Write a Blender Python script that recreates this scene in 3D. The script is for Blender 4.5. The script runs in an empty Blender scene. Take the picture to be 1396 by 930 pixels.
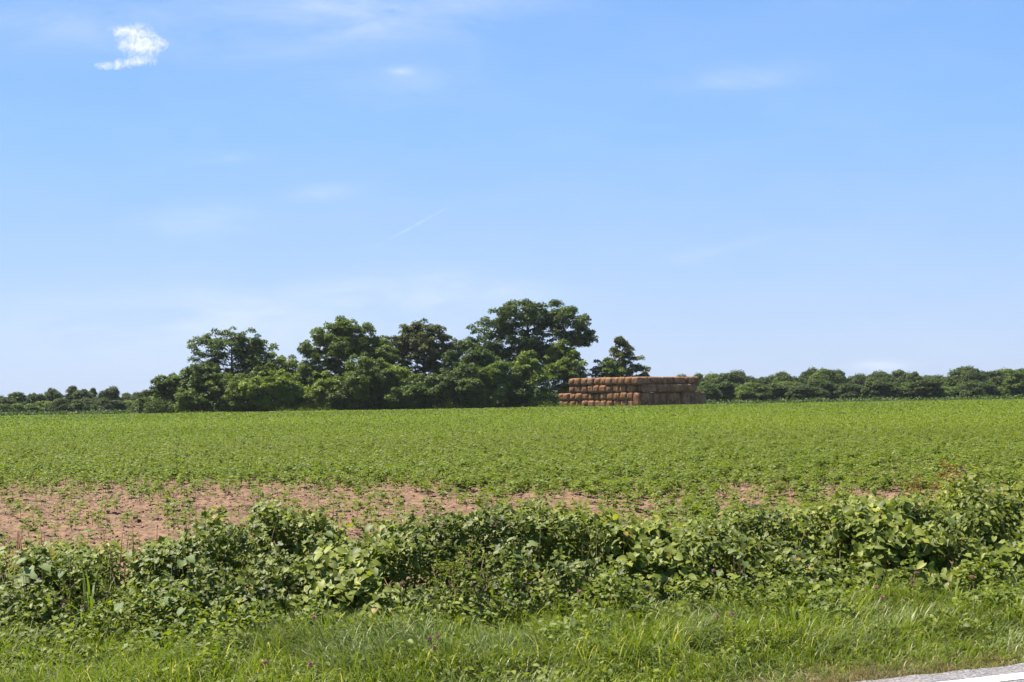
import bpy, math
import numpy as np
from mathutils import Matrix, Vector

R = math.radians
rng = np.random.default_rng(11)
SC = bpy.context.scene
COL = SC.collection

# ------------------------------------------------------------------ camera
F = 2000.0                      # focal length in pixels of the 1396 wide photograph
EYE = 1.70
HORIZON = 541.0
PITCH = math.atan((HORIZON - 465.0) / F)
ROLL = -0.0165
cam_d = bpy.data.cameras.new('camera')
cam = bpy.data.objects.new('camera', cam_d)
COL.objects.link(cam)
cam_d.sensor_width = 36.0
cam_d.lens = 36.0 * F / 1396.0
cam_d.clip_start = 0.1
cam_d.clip_end = 20000.0
CM = Matrix.Translation((0, 0, EYE)) @ Matrix.Rotation(math.pi / 2 + PITCH, 4, 'X') @ Matrix.Rotation(ROLL, 4, 'Z')
cam.matrix_world = CM
SC.camera = cam
CR = np.array(CM.to_3x3())


def ray(px, py):
    return CR @ np.array([(px - 698.0) / F, -(py - 465.0) / F, -1.0])


def at_depth(px, py, D):
    d = ray(px, py)
    return np.array([0, 0, EYE]) + d * (D / d[1])


def at_z(px, py, z=0.0):
    d = ray(px, py)
    return np.array([0, 0, EYE]) + d * ((z - EYE) / d[2])


# ------------------------------------------------------------------ world, sun, exposure
SUN_EL, SUN_AZ = R(62), R(-63)        # azimuth from +Y towards +X
SC.view_settings.view_transform = 'Standard'
SC.view_settings.look = 'None'
SC.view_settings.gamma = 1.0
SC.view_settings.exposure = 1.40
SC.view_settings.use_curve_mapping = False
SC.render.engine = 'CYCLES'
SC.cycles.use_denoising = True
SC.cycles.max_bounces = 7
SC.cycles.diffuse_bounces = 4
SC.cycles.glossy_bounces = 2
SC.cycles.transmission_bounces = 4
SC.cycles.volume_bounces = 0
SC.cycles.sample_clamp_indirect = 6

world = bpy.data.worlds.new('World')
SC.world = world
world.use_nodes = True
WT = world.node_tree
WT.nodes.clear()


class NT:
    """small helper to write node trees as expressions"""
    def __init__(s, tree): s.t = tree
    def node(s, typ, **kw):
        n = s.t.nodes.new(typ)
        for k, v in kw.items(): setattr(n, k, v)
        return n
    def put(s, sock, v):
        if isinstance(v, bpy.types.NodeSocket): s.t.links.new(v, sock)
        elif v is not None:
            try: sock.default_value = v
            except Exception: sock.default_value = tuple(v) + (1.0,)
    def math(s, op, a, b=None, c=None, clamp=False):
        n = s.node('ShaderNodeMath', operation=op, use_clamp=clamp)
        s.put(n.inputs[0], a)
        if b is not None: s.put(n.inputs[1], b)
        if c is not None: s.put(n.inputs[2], c)
        return n.outputs[0]
    def noise(s, vec, scale, detail=4, rough=0.55, dist=0.0):
        n = s.node('ShaderNodeTexNoise')
        s.put(n.inputs['Vector'], vec)
        n.inputs['Scale'].default_value = scale
        n.inputs['Detail'].default_value = detail
        n.inputs['Roughness'].default_value = rough
        n.inputs['Distortion'].default_value = dist
        return n.outputs['Fac']
    def ramp(s, fac, stops, interp='LINEAR'):
        n = s.node('ShaderNodeValToRGB')
        n.color_ramp.interpolation = interp
        e = n.color_ramp.elements
        while len(e) < len(stops): e.new(0.5)
        for i, (p, c) in enumerate(stops):
            e[i].position = p
            e[i].color = (c, c, c, 1) if isinstance(c, (int, float)) else tuple(c) + (1,)
        s.put(n.inputs['Fac'], fac)
        return n.outputs['Color']
    def mix(s, fac, a, b, blend='MIX'):
        n = s.node('ShaderNodeMixRGB', blend_type=blend)
        s.put(n.inputs[0], fac); s.put(n.inputs[1], a); s.put(n.inputs[2], b)
        return n.outputs[0]
    def mapping(s, vec, scale=(1, 1, 1), rot=(0, 0, 0), loc=(0, 0, 0)):
        n = s.node('ShaderNodeMapping')
        s.put(n.inputs['Vector'], vec)
        n.inputs['Scale'].default_value = scale
        n.inputs['Rotation'].default_value = rot
        n.inputs['Location'].default_value = loc
        return n.outputs[0]


w = NT(WT)
sky = w.node('ShaderNodeTexSky', sky_type='NISHITA')
sky.sun_disc = False
sky.sun_elevation = SUN_EL
sky.sun_rotation = SUN_AZ
sky.altitude = 100
sky.air_density = 1.0
sky.dust_density = 0.5
sky.ozone_density = 2.0
tc = w.node('ShaderNodeTexCoord')
sp = w.node('ShaderNodeSeparateXYZ')
WT.links.new(tc.outputs['Generated'], sp.inputs[0])
gx, gy, gz = sp.outputs
ysafe = w.math('MAXIMUM', gy, 0.05)
A = w.math('DIVIDE', gx, ysafe)
E = w.math('DIVIDE', gz, ysafe)
cmb = w.node('ShaderNodeCombineXYZ')
WT.links.new(A, cmb.inputs[0]); WT.links.new(E, cmb.inputs[1])
AE = cmb.outputs[0]


def ae(px, py):
    d = ray(px, py)
    return d[0] / d[1], d[2] / d[1]


def gauss(px, py, wpx, hpx, rot=0.0):
    a0, e0 = ae(px, py)
    da = w.math('SUBTRACT', A, a0); de = w.math('SUBTRACT', E, e0)
    c, s_ = math.cos(rot), math.sin(rot)
    u = w.math('ADD', w.math('MULTIPLY', da, c), w.math('MULTIPLY', de, s_))
    v = w.math('SUBTRACT', w.math('MULTIPLY', de, c), w.math('MULTIPLY', da, s_))
    u = w.math('DIVIDE', u, wpx / F); v = w.math('DIVIDE', v, hpx / F)
    r2 = w.math('ADD', w.math('MULTIPLY', u, u), w.math('MULTIPLY', v, v))
    return w.math('POWER', math.e, w.math('MULTIPLY', r2, -1.0))


# thin cirrus: stretched noise, patches of it in the places the sky shows them
n1 = w.noise(w.mapping(AE, (1.0, 3.2, 1), rot=(0, 0, 0.22)), 9.0, 6, 0.6, 0.4)
wisp = w.ramp(n1, [(0.38, 0.0), (0.80, 1.0)])
patch = None
for (px, py, wp, hp, rot, k) in [(285, 302, 62, 20, 0.0, .26), (548, 97, 18, 6, 0, .22), (545, 120, 90, 30, 0.1, .12),
                                 (1010, 108, 85, 20, 0.1, .17), (435, 262, 45, 11, 0.1, .18), (480, 20, 260, 45, 0.05, .28),
                                 (560, 400, 160, 26, 0, .26), (1195, 499, 34, 6, 0, .55), (310, 215, 50, 8, 0, .14),
                                 (90, 25, 120, 40, 0.1, .14), (900, 175, 25, 5, 0, .10), (330, 440, 300, 40, 0, .22),
                                 (980, 340, 60, 8, 0.2, .12)]:
    g = w.math('MULTIPLY', gauss(px, py, wp, hp, rot), k)
    patch = g if patch is None else w.math('ADD', patch, g)
cir = w.math('MULTIPLY', w.math('ADD', w.math('MULTIPLY', wisp, 1.5), 0.25), patch)
cir = w.math('ADD', cir, w.math('MULTIPLY', wisp, 0.05))
# contrail
a1, e1 = ae(570, 305)
trail = w.math('MULTIPLY', gauss(570, 305, 42, 1.7, math.atan2(54, 103)), w.ramp(w.noise(AE, 160, 3), [(0.35, 0.05), (0.7, 0.30)]))
# the small ragged cumulus
n2 = w.noise(AE, 170.0, 9, 0.62, 0.8)
n3 = w.noise(AE, 40.0, 4, 0.5, 0.3)
cum = w.math('ADD', gauss(190, 57, 27, 20, -0.3), w.math('ADD', w.math('MULTIPLY', gauss(165, 42, 16, 6, -.1), .5), w.math('ADD', w.math('MULTIPLY', gauss(148, 90, 24, 6), .62), w.math('ADD', w.math('MULTIPLY', gauss(84, 60, 7, 5), .1), w.math('ADD', w.math('MULTIPLY', gauss(216, 61, 14, 6), .55), w.math('MULTIPLY', gauss(185, 85, 24, 7), .55))))))
cumf = w.math('SUBTRACT', w.math('ADD', w.math('MINIMUM', cum, .8), w.math('MULTIPLY', n2, 2.2)), 1.13)
cumf = w.math('MULTIPLY', cumf, w.ramp(cum, [(0.05, 0.0), (0.3, 1.0)]))
cumf = w.ramp(cumf, [(0.10, 0.0), (0.55, 0.36), (1.05, 0.82)])
fac = w.math('ADD', w.math('ADD', cir, trail), cumf, clamp=True)
fac = w.math('MULTIPLY', fac, w.math('GREATER_THAN', gy, 0.06))
skyc = w.mix(1.0, sky.outputs[0], (1.0, 1.0, 1.22, 1), 'MULTIPLY')
haze_air = w.ramp(E, [(0.0, (.385, .49, .68)), (.07, (.32, .46, .70)), (.18, (.215, .41, .72)), (.30, (.165, .35, .71))])
skyc = w.mix(.80, skyc, w.mix(1.0, haze_air, (10, 10, 10, 1), 'MULTIPLY'))
skyc = w.mix(fac, skyc, (7.6, 7.8, 8.6, 1))
bg = w.node('ShaderNodeBackground')
WT.links.new(skyc, bg.inputs[0])
bg.inputs[1].default_value = 0.0535
wo = w.node('ShaderNodeOutputWorld')
WT.links.new(bg.outputs[0], wo.inputs[0])

sun_d = bpy.data.lights.new('sun', 'SUN')
sun_d.energy = 5.0
sun_d.angle = R(0.53)
sun_d.color = (1.0, 0.94, 0.83)
sun = bpy.data.objects.new('sun', sun_d)
COL.objects.link(sun)
SUNV = np.array([math.sin(SUN_AZ) * math.cos(SUN_EL), math.cos(SUN_AZ) * math.cos(SUN_EL), math.sin(SUN_EL)])
sun.rotation_euler = Vector(SUNV).to_track_quat('Z', 'Y').to_euler()
sun.location = (0, 0, 60)


# ------------------------------------------------------------------ helpers
def tag(o, label=None, cat=None, group=None, kind=None):
    if label: o['label'] = label
    if cat: o['category'] = cat
    if group: o['group'] = group
    if kind: o['kind'] = kind
    return o


def empty(name, loc, label, cat, group=None):
    o = bpy.data.objects.new(name, None)
    o.empty_display_size = 0.3
    COL.objects.link(o)
    o.location = tuple(float(v) for v in loc)
    return tag(o, label, cat, group)


def hash2(ix, iy, seed):
    n = (ix.astype(np.int64) * 374761393 + iy.astype(np.int64) * 668265263 + seed * 982451653) & 0xffffffff
    n = ((n ^ (n >> 13)) * 1274126177) & 0xffffffff
    n = n ^ (n >> 16)
    return (n & 0xffff) / 65535.0


def vnoise(x, y, seed=0):
    x = np.asarray(x, float); y = np.asarray(y, float)
    ix = np.floor(x); iy = np.floor(y)
    fx = x - ix; fy = y - iy
    fx = fx * fx * (3 - 2 * fx); fy = fy * fy * (3 - 2 * fy)
    ix = ix.astype(np.int64); iy = iy.astype(np.int64)
    a = hash2(ix, iy, seed); b = hash2(ix + 1, iy, seed)
    c = hash2(ix, iy + 1, seed); d = hash2(ix + 1, iy + 1, seed)
    return (a * (1 - fx) + b * fx) * (1 - fy) + (c * (1 - fx) + d * fx) * fy


def fbm(x, y, seed=0, oct=4, gain=0.5):
    t = 0; a = 1; s = 0
    for k in range(oct):
        t = t + a * vnoise(x * 2 ** k + 17.3 * k, y * 2 ** k - 9.1 * k, seed + k)
        s += a; a *= gain
    return t / s


def norm(v):
    return v / np.maximum(np.linalg.norm(v, axis=-1, keepdims=True), 1e-9)


def frames(ydir, nrm):
    """rotation matrices whose columns are x, y(length), z(normal)"""
    y = norm(ydir)
    x = norm(np.cross(y, nrm))
    z = np.cross(x, y)
    return np.stack([x, y, z], axis=-1)


class Acc:
    """collects triangles of many small shapes into one mesh"""
    def __init__(s): s.V, s.T, s.A, s.M, s.n = [], [], [], [], 0
    def add(s, V, T, rnd=0.5, mat=0):
        V = np.asarray(V, float); T = np.asarray(T, int)
        s.V.append(V); s.T.append(T + s.n)
        s.A.append(np.broadcast_to(np.asarray(rnd, float), (len(V),)))
        s.M.append(np.full(len(T), mat)); s.n += len(V)
    def inst(s, tv, tf, pos, Rm, scale, rnd, mat=0):
        N, k = len(pos), len(tv)
        if N == 0: return
        scale = np.asarray(scale, float)
        if scale.ndim == 1: scale = np.repeat(scale[:, None], 3, 1)
        L = tv[None] * scale[:, None, :]
        W = np.einsum('nij,nkj->nki', Rm, L) + pos[:, None, :]
        T = (tf[None] + (np.arange(N) * k)[:, None, None]).reshape(-1, 3)
        s.add(W.reshape(-1, 3), T, np.repeat(rnd, k), mat)
    def build(s, name, mats, parent=None, offset=(0, 0, 0), smooth=False):
        V = np.concatenate(s.V) - np.asarray(offset, float)
        T = np.concatenate(s.T); A_ = np.concatenate(s.A); M_ = np.concatenate(s.M)
        o = bpy.data.objects.new(name, make_mesh(name, V, T, A_, M_, mats, smooth))
        COL.objects.link(o)
        if parent is not None: o.parent = parent
        else: o.location = tuple(float(v) for v in offset)
        return o


def make_mesh(name, V, T, A_, M_, mats, smooth=False):
    me = bpy.data.meshes.new(name)
    me.vertices.add(len(V)); me.vertices.foreach_set('co', V.astype(np.float32).ravel())
    me.loops.add(len(T) * 3); me.loops.foreach_set('vertex_index', T.astype(np.int32).ravel())
    me.polygons.add(len(T))
    me.polygons.foreach_set('loop_start', (np.arange(len(T)) * 3).astype(np.int32))
    me.polygons.foreach_set('loop_total', np.full(len(T), 3, np.int32))
    me.polygons.foreach_set('material_index', M_.astype(np.int32))
    if smooth: me.polygons.foreach_set('use_smooth', np.ones(len(T), bool))
    at = me.attributes.new('rnd', 'FLOAT', 'POINT')
    at.data.foreach_set('value', A_.astype(np.float32))
    for m in (mats if isinstance(mats, (list, tuple)) else [mats]): me.materials.append(m)
    me.update(calc_edges=True)
    return me


def tube(acc, pts, rad, sides=6, rnd=0.5, mat=0):
    pts = np.asarray(pts, float); rad = np.broadcast_to(np.asarray(rad, float), (len(pts),))
    d = np.gradient(pts, axis=0); d = norm(d)
    ref = np.array([0.31, 0.17, 0.93]) if abs(d[0][2]) < 0.9 else np.array([1.0, 0.1, 0])
    u = norm(np.cross(d, ref)); v = np.cross(d, u)
    a = np.linspace(0, 2 * math.pi, sides, endpoint=False)
    ring = pts[:, None] + rad[:, None, None] * (np.cos(a)[None, :, None] * u[:, None] + np.sin(a)[None, :, None] * v[:, None])
    V = ring.reshape(-1, 3); T = []
    for i in range(len(pts) - 1):
        for j in range(sides):
            p, q = i * sides + j, i * sides + (j + 1) % sides
            T += [(p, q, q + sides), (p, q + sides, p + sides)]
    e = len(V)
    V = np.vstack([V, pts[-1:]])
    for j in range(sides): T.append(((len(pts) - 1) * sides + j, (len(pts) - 1) * sides + (j + 1) % sides, e))
    acc.add(V, T, rnd, mat)


# leaf templates (length along y, normal z)
def leaf_tmpl(wd=0.6, fold=0.10, droop=0.12, heart=0.0, widest=0.35):
    v = np.array([(0, 0, 0), (0, .42, -.01 - droop * .15), (0, .76, -droop * .5), (0, 1, -droop),
                  (-wd * .5, widest - heart * .2, fold), (-wd * .36, .70, fold * .6 - droop * .4),
                  (wd * .5, widest - heart * .2, fold), (wd * .36, .70, fold * .6 - droop * .4),
                  (-wd * .28, -heart * .22, fold * .6), (wd * .28, -heart * .22, fold * .6)], float)
    f = np.array([(0, 1, 4), (1, 2, 5), (1, 5, 4), (2, 3, 5), (0, 6, 1), (1, 7, 2), (1, 6, 7), (2, 7, 3), (0, 4, 8), (0, 9, 6)])
    return v, f


def lobed_tmpl():
    # five lobed vine leaf
    a = np.radians([-90, -60, -30, -8, 18, 42, 66, 90, 114, 138, 162, 188, 210, 240])
    r = np.array([.10, .42, .50, .36, .56, .40, .48, .66, .48, .40, .56, .36, .50, .42])
    v = np.stack([np.cos(a) * r, .42 + np.sin(a) * r * .95, .09 * np.abs(np.cos(a)) - .10 * np.sin(a) ** 2 * (np.sin(a) > 0) + .04 * np.sin(a * 5)], -1)
    v = np.vstack([v, [(0, .42, -.02)]])
    n = len(a)
    f = np.array([(n, i, (i + 1) % n) for i in range(n)])
    return v, f


def quad_leaf():
    v = np.array([(0, 0, 0), (-.36, .45, .07), (0, 1, -.08), (.36, .45, .07)], float)
    return v, np.array([(0, 2, 1), (0, 3, 2)])


def blade_tmpl(bend=0.5, seg=4):
    V, T = [], []
    for i in range(seg):
        t = i / seg
        wd = (1 - t * .55)
        ang = bend * t * t
        V += [(-wd * .5, t * math.cos(ang * .9), t * math.sin(ang)), (wd * .5, t * math.cos(ang * .9), t * math.sin(ang))]
    V.append((0, math.cos(bend * .9), math.sin(bend)))
    for i in range(seg - 1):
        a = 2 * i
        T += [(a, a + 1, a + 3), (a, a + 3, a + 2)]
    T.append((2 * seg - 2, 2 * seg - 1, 2 * seg))
    return np.array(V, float), np.array(T)


# ------------------------------------------------------------------ materials
def new_mat(name):
    m = bpy.data.materials.new(name)
    m.use_nodes = True
    m.node_tree.nodes.clear()
    t = NT(m.node_tree)
    out = t.node('ShaderNodeOutputMaterial')
    return m, t, out


def leaf_mat(name, stops, trans=0.35, rough=0.45, spec=0.35, tcol=(1.25, 1.3, 0.45), patch=None, k=.76):
    stops = [(p_, tuple(v_ * k for v_ in c_)) for p_, c_ in stops]
    m, t, out = new_mat(name)
    at = t.node('ShaderNodeAttribute', attribute_name='rnd')
    col = t.ramp(at.outputs['Fac'], stops)
    if patch:
        geo = t.node('ShaderNodeNewGeometry')
        n = t.noise(geo.outputs['Position'], patch[0], 3)
        col = t.mix(t.ramp(n, [(0.4, 0.0), (0.62, patch[2])]), col, t.mix(1.0, col, tuple(patch[1]) + (1,), 'MULTIPLY'))
    p = t.node('ShaderNodeBsdfPrincipled')
    t.put(p.inputs['Base Color'], col)
    p.inputs['Roughness'].default_value = rough
    p.inputs['Specular IOR Level'].default_value = spec
    tr = t.node('ShaderNodeBsdfTranslucent')
    t.put(tr.inputs['Color'], t.mix(1.0, col, tuple(tcol) + (1,), 'MULTIPLY'))
    mx = t.node('ShaderNodeMixShader')
    mx.inputs[0].default_value = trans
    m.node_tree.links.new(p.outputs[0], mx.inputs[1]); m.node_tree.links.new(tr.outputs[0], mx.inputs[2])
    m.node_tree.links.new(mx.outputs[0], out.inputs[0])
    return m


def rough_mat(name, c1, c2, scale, rough=0.9, bump=0.3, stretch=(1, 1, 1), spec=0.2, dist=0.02):
    m, t, out = new_mat(name)
    tcn = t.node('ShaderNodeTexCoord')
    v = t.mapping(tcn.outputs['Object'], stretch)
    n = t.noise(v, scale, 6, 0.62)
    p = t.node('ShaderNodeBsdfPrincipled')
    t.put(p.inputs['Base Color'], t.mix(t.ramp(n, [(0.3, 0.0), (0.7, 1.0)]), tuple(c1) + (1,), tuple(c2) + (1,)))
    p.inputs['Roughness'].default_value = rough
    p.inputs['Specular IOR Level'].default_value = spec
    b = t.node('ShaderNodeBump')
    b.inputs['Strength'].default_value = bump
    b.inputs['Distance'].default_value = dist
    t.put(b.inputs['Height'], n)
    m.node_tree.links.new(b.outputs[0], p.inputs['Normal'])
    m.node_tree.links.new(p.outputs[0], out.inputs[0])
    return m


M_bark = rough_mat('bark', (.07, .055, .042), (.16, .13, .10), 6, stretch=(3, 3, .6), bump=.6)
M_crown = [
    leaf_mat('foliage_dark', [(0, (.034, .052, .010)), (.5, (.070, .104, .018)), (1, (.135, .175, .034))], .30, .55, .2, k=1.0),
    leaf_mat('foliage_mid', [(0, (.044, .066, .011)), (.5, (.100, .140, .020)), (1, (.180, .225, .040))], .32, .55, .2, k=1.0),
    leaf_mat('foliage_bright', [(0, (.066, .094, .013)), (.5, (.145, .190, .024)), (1, (.230, .280, .048))], .36, .55, .2, k=1.0),
    leaf_mat('foliage_olive', [(0, (.042, .052, .015)), (.5, (.088, .102, .028)), (1, (.160, .160, .052))], .28, .55, .2, k=1.0),
    leaf_mat('foliage_far', [(0, (.034, .054, .016)), (.5, (.072, .102, .024)), (1, (.135, .170, .042))], .25, .6, .15, k=.86),
]
M_crop = leaf_mat('crop_leaf', [(0, (.076, .118, .013)), (.45, (.165, .218, .022)), (.85, (.225, .280, .034)), (1, (.33, .34, .06))], .42, .55, .22)
M_cropstem = rough_mat('crop_stem', (.14, .17, .05), (.20, .16, .07), 30)
M_vine = leaf_mat('vine_leaf', [(0, (.070, .092, .010)), (.4, (.170, .205, .022)), (.8, (.275, .310, .048)), (.93, (.40, .41, .055)), (1, (.34, .24, .05))], .38, .50, .20)
M_weed = leaf_mat('weed_leaf', [(0, (.085, .120, .014)), (.5, (.165, .210, .024)), (.9, (.27, .305, .042)), (1, (.36, .32, .06))], .40, .52, .18)
M_grass = leaf_mat('grass_blade', [(0, (.095, .130, .014)), (.40, (.165, .215, .026)), (.80, (.245, .300, .050)), (.92, (.36, .37, .12)), (1, (.50, .44, .24))], .42, .46, .32)
M_drygrass = leaf_mat('dry_grass', [(0, (.12, .15, .035)), (.4, (.22, .19, .07)), (.8, (.36, .25, .12)), (1, (.46, .34, .20))], .3, .6, .2, tcol=(1.1, 1.0, .8))
M_bigleaf = leaf_mat('large_leaf', [(0, (.11, .16, .035)), (.6, (.16, .21, .055)), (1, (.22, .27, .085))], .25, .6, .2)
M_stem = rough_mat('stem', (.10, .07, .035), (.19, .14, .07), 40)
M_redstem = rough_mat('stalk', (.19, .075, .035), (.28, .15, .07), 40)
M_pink = leaf_mat('clover_petals', [(0, (.50, .22, .21)), (.6, (.62, .33, .31)), (1, (.70, .50, .46))], .3, .7, .1, tcol=(1, .8, .9))
M_orange = leaf_mat('orange_leaf', [(0, (.26, .16, .03)), (1, (.38, .26, .05))], .35, .5, .3, tcol=(1.1, .9, .5))

# straw bale: reddish brown straw, strands running across the bale end and wrapped side
M_bale, t, out = new_mat('straw')
tcn = t.node('ShaderNodeTexCoord'); oi = t.node('ShaderNodeObjectInfo')
off = t.node('ShaderNodeVectorMath', operation='ADD')
t.put(off.inputs[0], tcn.outputs['Object'])
sc_ = t.node('ShaderNodeCombineXYZ'); t.put(sc_.inputs[0], t.math('MULTIPLY', oi.outputs['Random'], 37.0)); t.put(sc_.inputs[2], t.math('MULTIPLY', oi.outputs['Random'], 11.0))
t.put(off.inputs[1], sc_.outputs[0])
fib = t.noise(t.mapping(off.outputs[0], (.45, 2.4, .35)), 2.2, 6, .72)
blot = t.noise(off.outputs[0], 1.7, 4, .6)
colr = t.ramp(fib, [(0.34, (.040, .016, .007)), (.47, (.165, .072, .032)), (.64, (.34, .205, .115))])
colr = t.mix(t.ramp(blot, [(0.4, 0.0), (0.65, 0.55)]), colr, (.14, .058, .026, 1))
colr = t.mix(t.math('MULTIPLY', oi.outputs['Random'], .5), colr, (.22, .12, .065, 1))
p = t.node('ShaderNodeBsdfPrincipled'); t.put(p.inputs['Base Color'], colr)
p.inputs['Roughness'].default_value = .95; p.inputs['Specular IOR Level'].default_value = .1
b = t.node('ShaderNodeBump'); b.inputs['Strength'].default_value = .8; b.inputs['Distance'].default_value = .08
t.put(b.inputs['Height'], fib)
M_bale.node_tree.links.new(b.outputs[0], p.inputs['Normal']); M_bale.node_tree.links.new(p.outputs[0], out.inputs[0])

# ------------------------------------------------------------------ layout lines
E1 = at_z(1396, 904); E2 = at_z(1162, 930)           # asphalt edge
RD = norm((E1 - E2)[:2]); RN = np.array([-RD[1], RD[0]])   # road direction, normal to the field
RO = E1[:2]


def road_dist(x, y):
    return (x - RO[0]) * RN[0] + (y - RO[1]) * RN[1]


def hedge_front(x):
    return 10.95 + 0.235 * x + 0.35 * (fbm(x * .7 + 50, x * 0, 5, 3) - .5)


def hedge_back(x):
    return 13.35 + 0.23 * x


def ground_z(x, y):
    x = np.asarray(x, float); y = np.asarray(y, float)
    rd = road_dist(x, y)
    z = np.where(rd < 0, -0.03, 0.0)
    z = z - 0.02 * np.clip(rd, 0, 1)
    z = z + np.where(rd > 0.05, 0.05 * (fbm(x * 1.1, y * 1.1, 3, 3) - .5), 0) * np.clip(rd, 0, 1)
    far = np.clip(y - 202, 0, None)
    z = z - 0.0112 * np.minimum(far, 1500) - 0.02
    z = z + 0.03 * np.clip((y - 60) / 140, 0, 1)
    return z


# soil clods in the near field
def clods(x, y):
    m = np.clip((y - hedge_back(x)) / .8, 0, 1) * np.clip((38 - y) / 6, 0, 1)
    n = fbm(x * 5.5, y * 5.5, 21, 4, .6)
    lump = np.clip(vnoise(x * 3.2, y * 3.2, 40) - .62, 0, 1) * .16
    return m * ((n - .45) * .13 + lump)


def axis(fine0, fine1, step, lo, hi):
    mid = np.arange(fine0, fine1, step)
    a, s = [], step
    v = fine0
    while v > lo:
        s *= 1.22; v -= s; a.append(v)
    c, s = [], step
    v = mid[-1]
    while v < hi:
        s *= 1.22; v += s; c.append(v)
    return np.array(a[::-1] + list(mid) + c)


gxs = axis(-9.5, 11.5, .075, -6000, 6000)
gys = axis(11.5, 33, .075, -400, 9000)
GX, GY = np.meshgrid(gxs, gys)
GZ = ground_z(GX, GY) + clods(GX, GY)
V = np.stack([GX, GY, GZ], -1).reshape(-1, 3)
nx, ny = len(gxs), len(gys)
I, J = np.meshgrid(np.arange(nx - 1), np.arange(ny - 1))
q = (J * nx + I).ravel()
T = np.concatenate([np.stack([q, q + 1, q + nx + 1], -1), np.stack([q, q + nx + 1, q + nx], -1)])

M_ground, t, out = new_mat('soil')
geo = t.node('ShaderNodeNewGeometry')
pos = geo.outputs['Position']
nf = t.noise(pos, 9.0, 8, .68)
nl = t.noise(pos, 0.55, 4, .6)
soil = t.ramp(nf, [(.37, (.036, .022, .014)), (.47, (.110, .066, .040)), (.60, (.195, .118, .070)), (.78, (.27, .178, .112))])
soil = t.mix(t.ramp(nl, [(.35, 0.0), (.7, .35)]), soil, (.225, .138, .084, 1))
sx = t.node('ShaderNodeSeparateXYZ'); t.put(sx.inputs[0], pos)
hb = t.math('SUBTRACT', sx.outputs[1], t.math('MULTIPLY', sx.outputs[0], .24))
verge = t.ramp(t.noise(pos, 14, 6, .6), [(.3, (.025, .025, .010)), (.7, (.075, .066, .032))])
edge = t.ramp(t.math('ADD', t.math('MULTIPLY', hb, .1), t.math('MULTIPLY', nf, .03)), [(1.33 - .02, 0), (1.0, 1)])
fz = t.math('MULTIPLY', t.math('SUBTRACT', t.math('ADD', hb, nf), 14.15), 1.6, clamp=True)
c = t.mix(fz, verge, soil)
farf = t.math('MULTIPLY', t.math('SUBTRACT', sx.outputs[1], 60.0), .02, clamp=True)
c = t.mix(t.math('MULTIPLY', farf, .85), c, (.125, .155, .022, 1))
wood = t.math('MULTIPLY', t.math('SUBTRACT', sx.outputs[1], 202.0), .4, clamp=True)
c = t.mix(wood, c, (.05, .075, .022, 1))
p = t.node('ShaderNodeBsdfPrincipled'); t.put(p.inputs['Base Color'], c)
p.inputs['Roughness'].default_value = .95; p.inputs['Specular IOR Level'].default_value = .12
b = t.node('ShaderNodeBump'); b.inputs['Strength'].default_value = .7; b.inputs['Distance'].default_value = .03
t.put(b.inputs['Height'], nf)
M_ground.node_tree.links.new(b.outputs[0], p.inputs['Normal']); M_ground.node_tree.links.new(p.outputs[0], out.inputs[0])
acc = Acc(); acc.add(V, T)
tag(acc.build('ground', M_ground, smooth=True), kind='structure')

# ------------------------------------------------------------------ road
M_asph, t, out = new_mat('asphalt')
geo = t.node('ShaderNodeNewGeometry'); pos = geo.outputs['Position']
n = t.noise(pos, 90, 3, .7); n_b = t.noise(pos, 3, 4, .6)
vor = t.node('ShaderNodeTexVoronoi'); vor.inputs['Scale'].default_value = 75; t.put(vor.inputs['Vector'], pos)
c = t.ramp(vor.outputs['Color'], [(.15, (.045, .045, .05)), (.5, (.11, .105, .11)), (.85, (.25, .235, .23))])
c = t.mix(t.ramp(n_b, [(.35, 0.0), (.75, .5)]), c, (.19, .15, .13, 1))
p = t.node('ShaderNodeBsdfPrincipled'); t.put(p.inputs['Base Color'], c); p.inputs['Roughness'].default_value = .85
b = t.node('ShaderNodeBump'); b.inputs['Strength'].default_value = .6; b.inputs['Distance'].default_value = .008
t.put(b.inputs['Height'], n)
M_asph.node_tree.links.new(b.outputs[0], p.inputs['Normal']); M_asph.node_tree.links.new(p.outputs[0], out.inputs[0])

M_paint, t, out = new_mat('road_paint')
geo = t.node('ShaderNodeNewGeometry'); pos = geo.outputs['Position']
n = t.noise(pos, 45, 6, .7)
c = t.ramp(n, [(.34, (.20, .18, .17)), (.46, (.55, .51, .48)), (1, (.66, .63, .60))])
p = t.node('ShaderNodeBsdfPrincipled'); t.put(p.inputs['Base Color'], c); p.inputs['Roughness'].default_value = .6
M_paint.node_tree.links.new(p.outputs[0], out.inputs[0])


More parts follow.
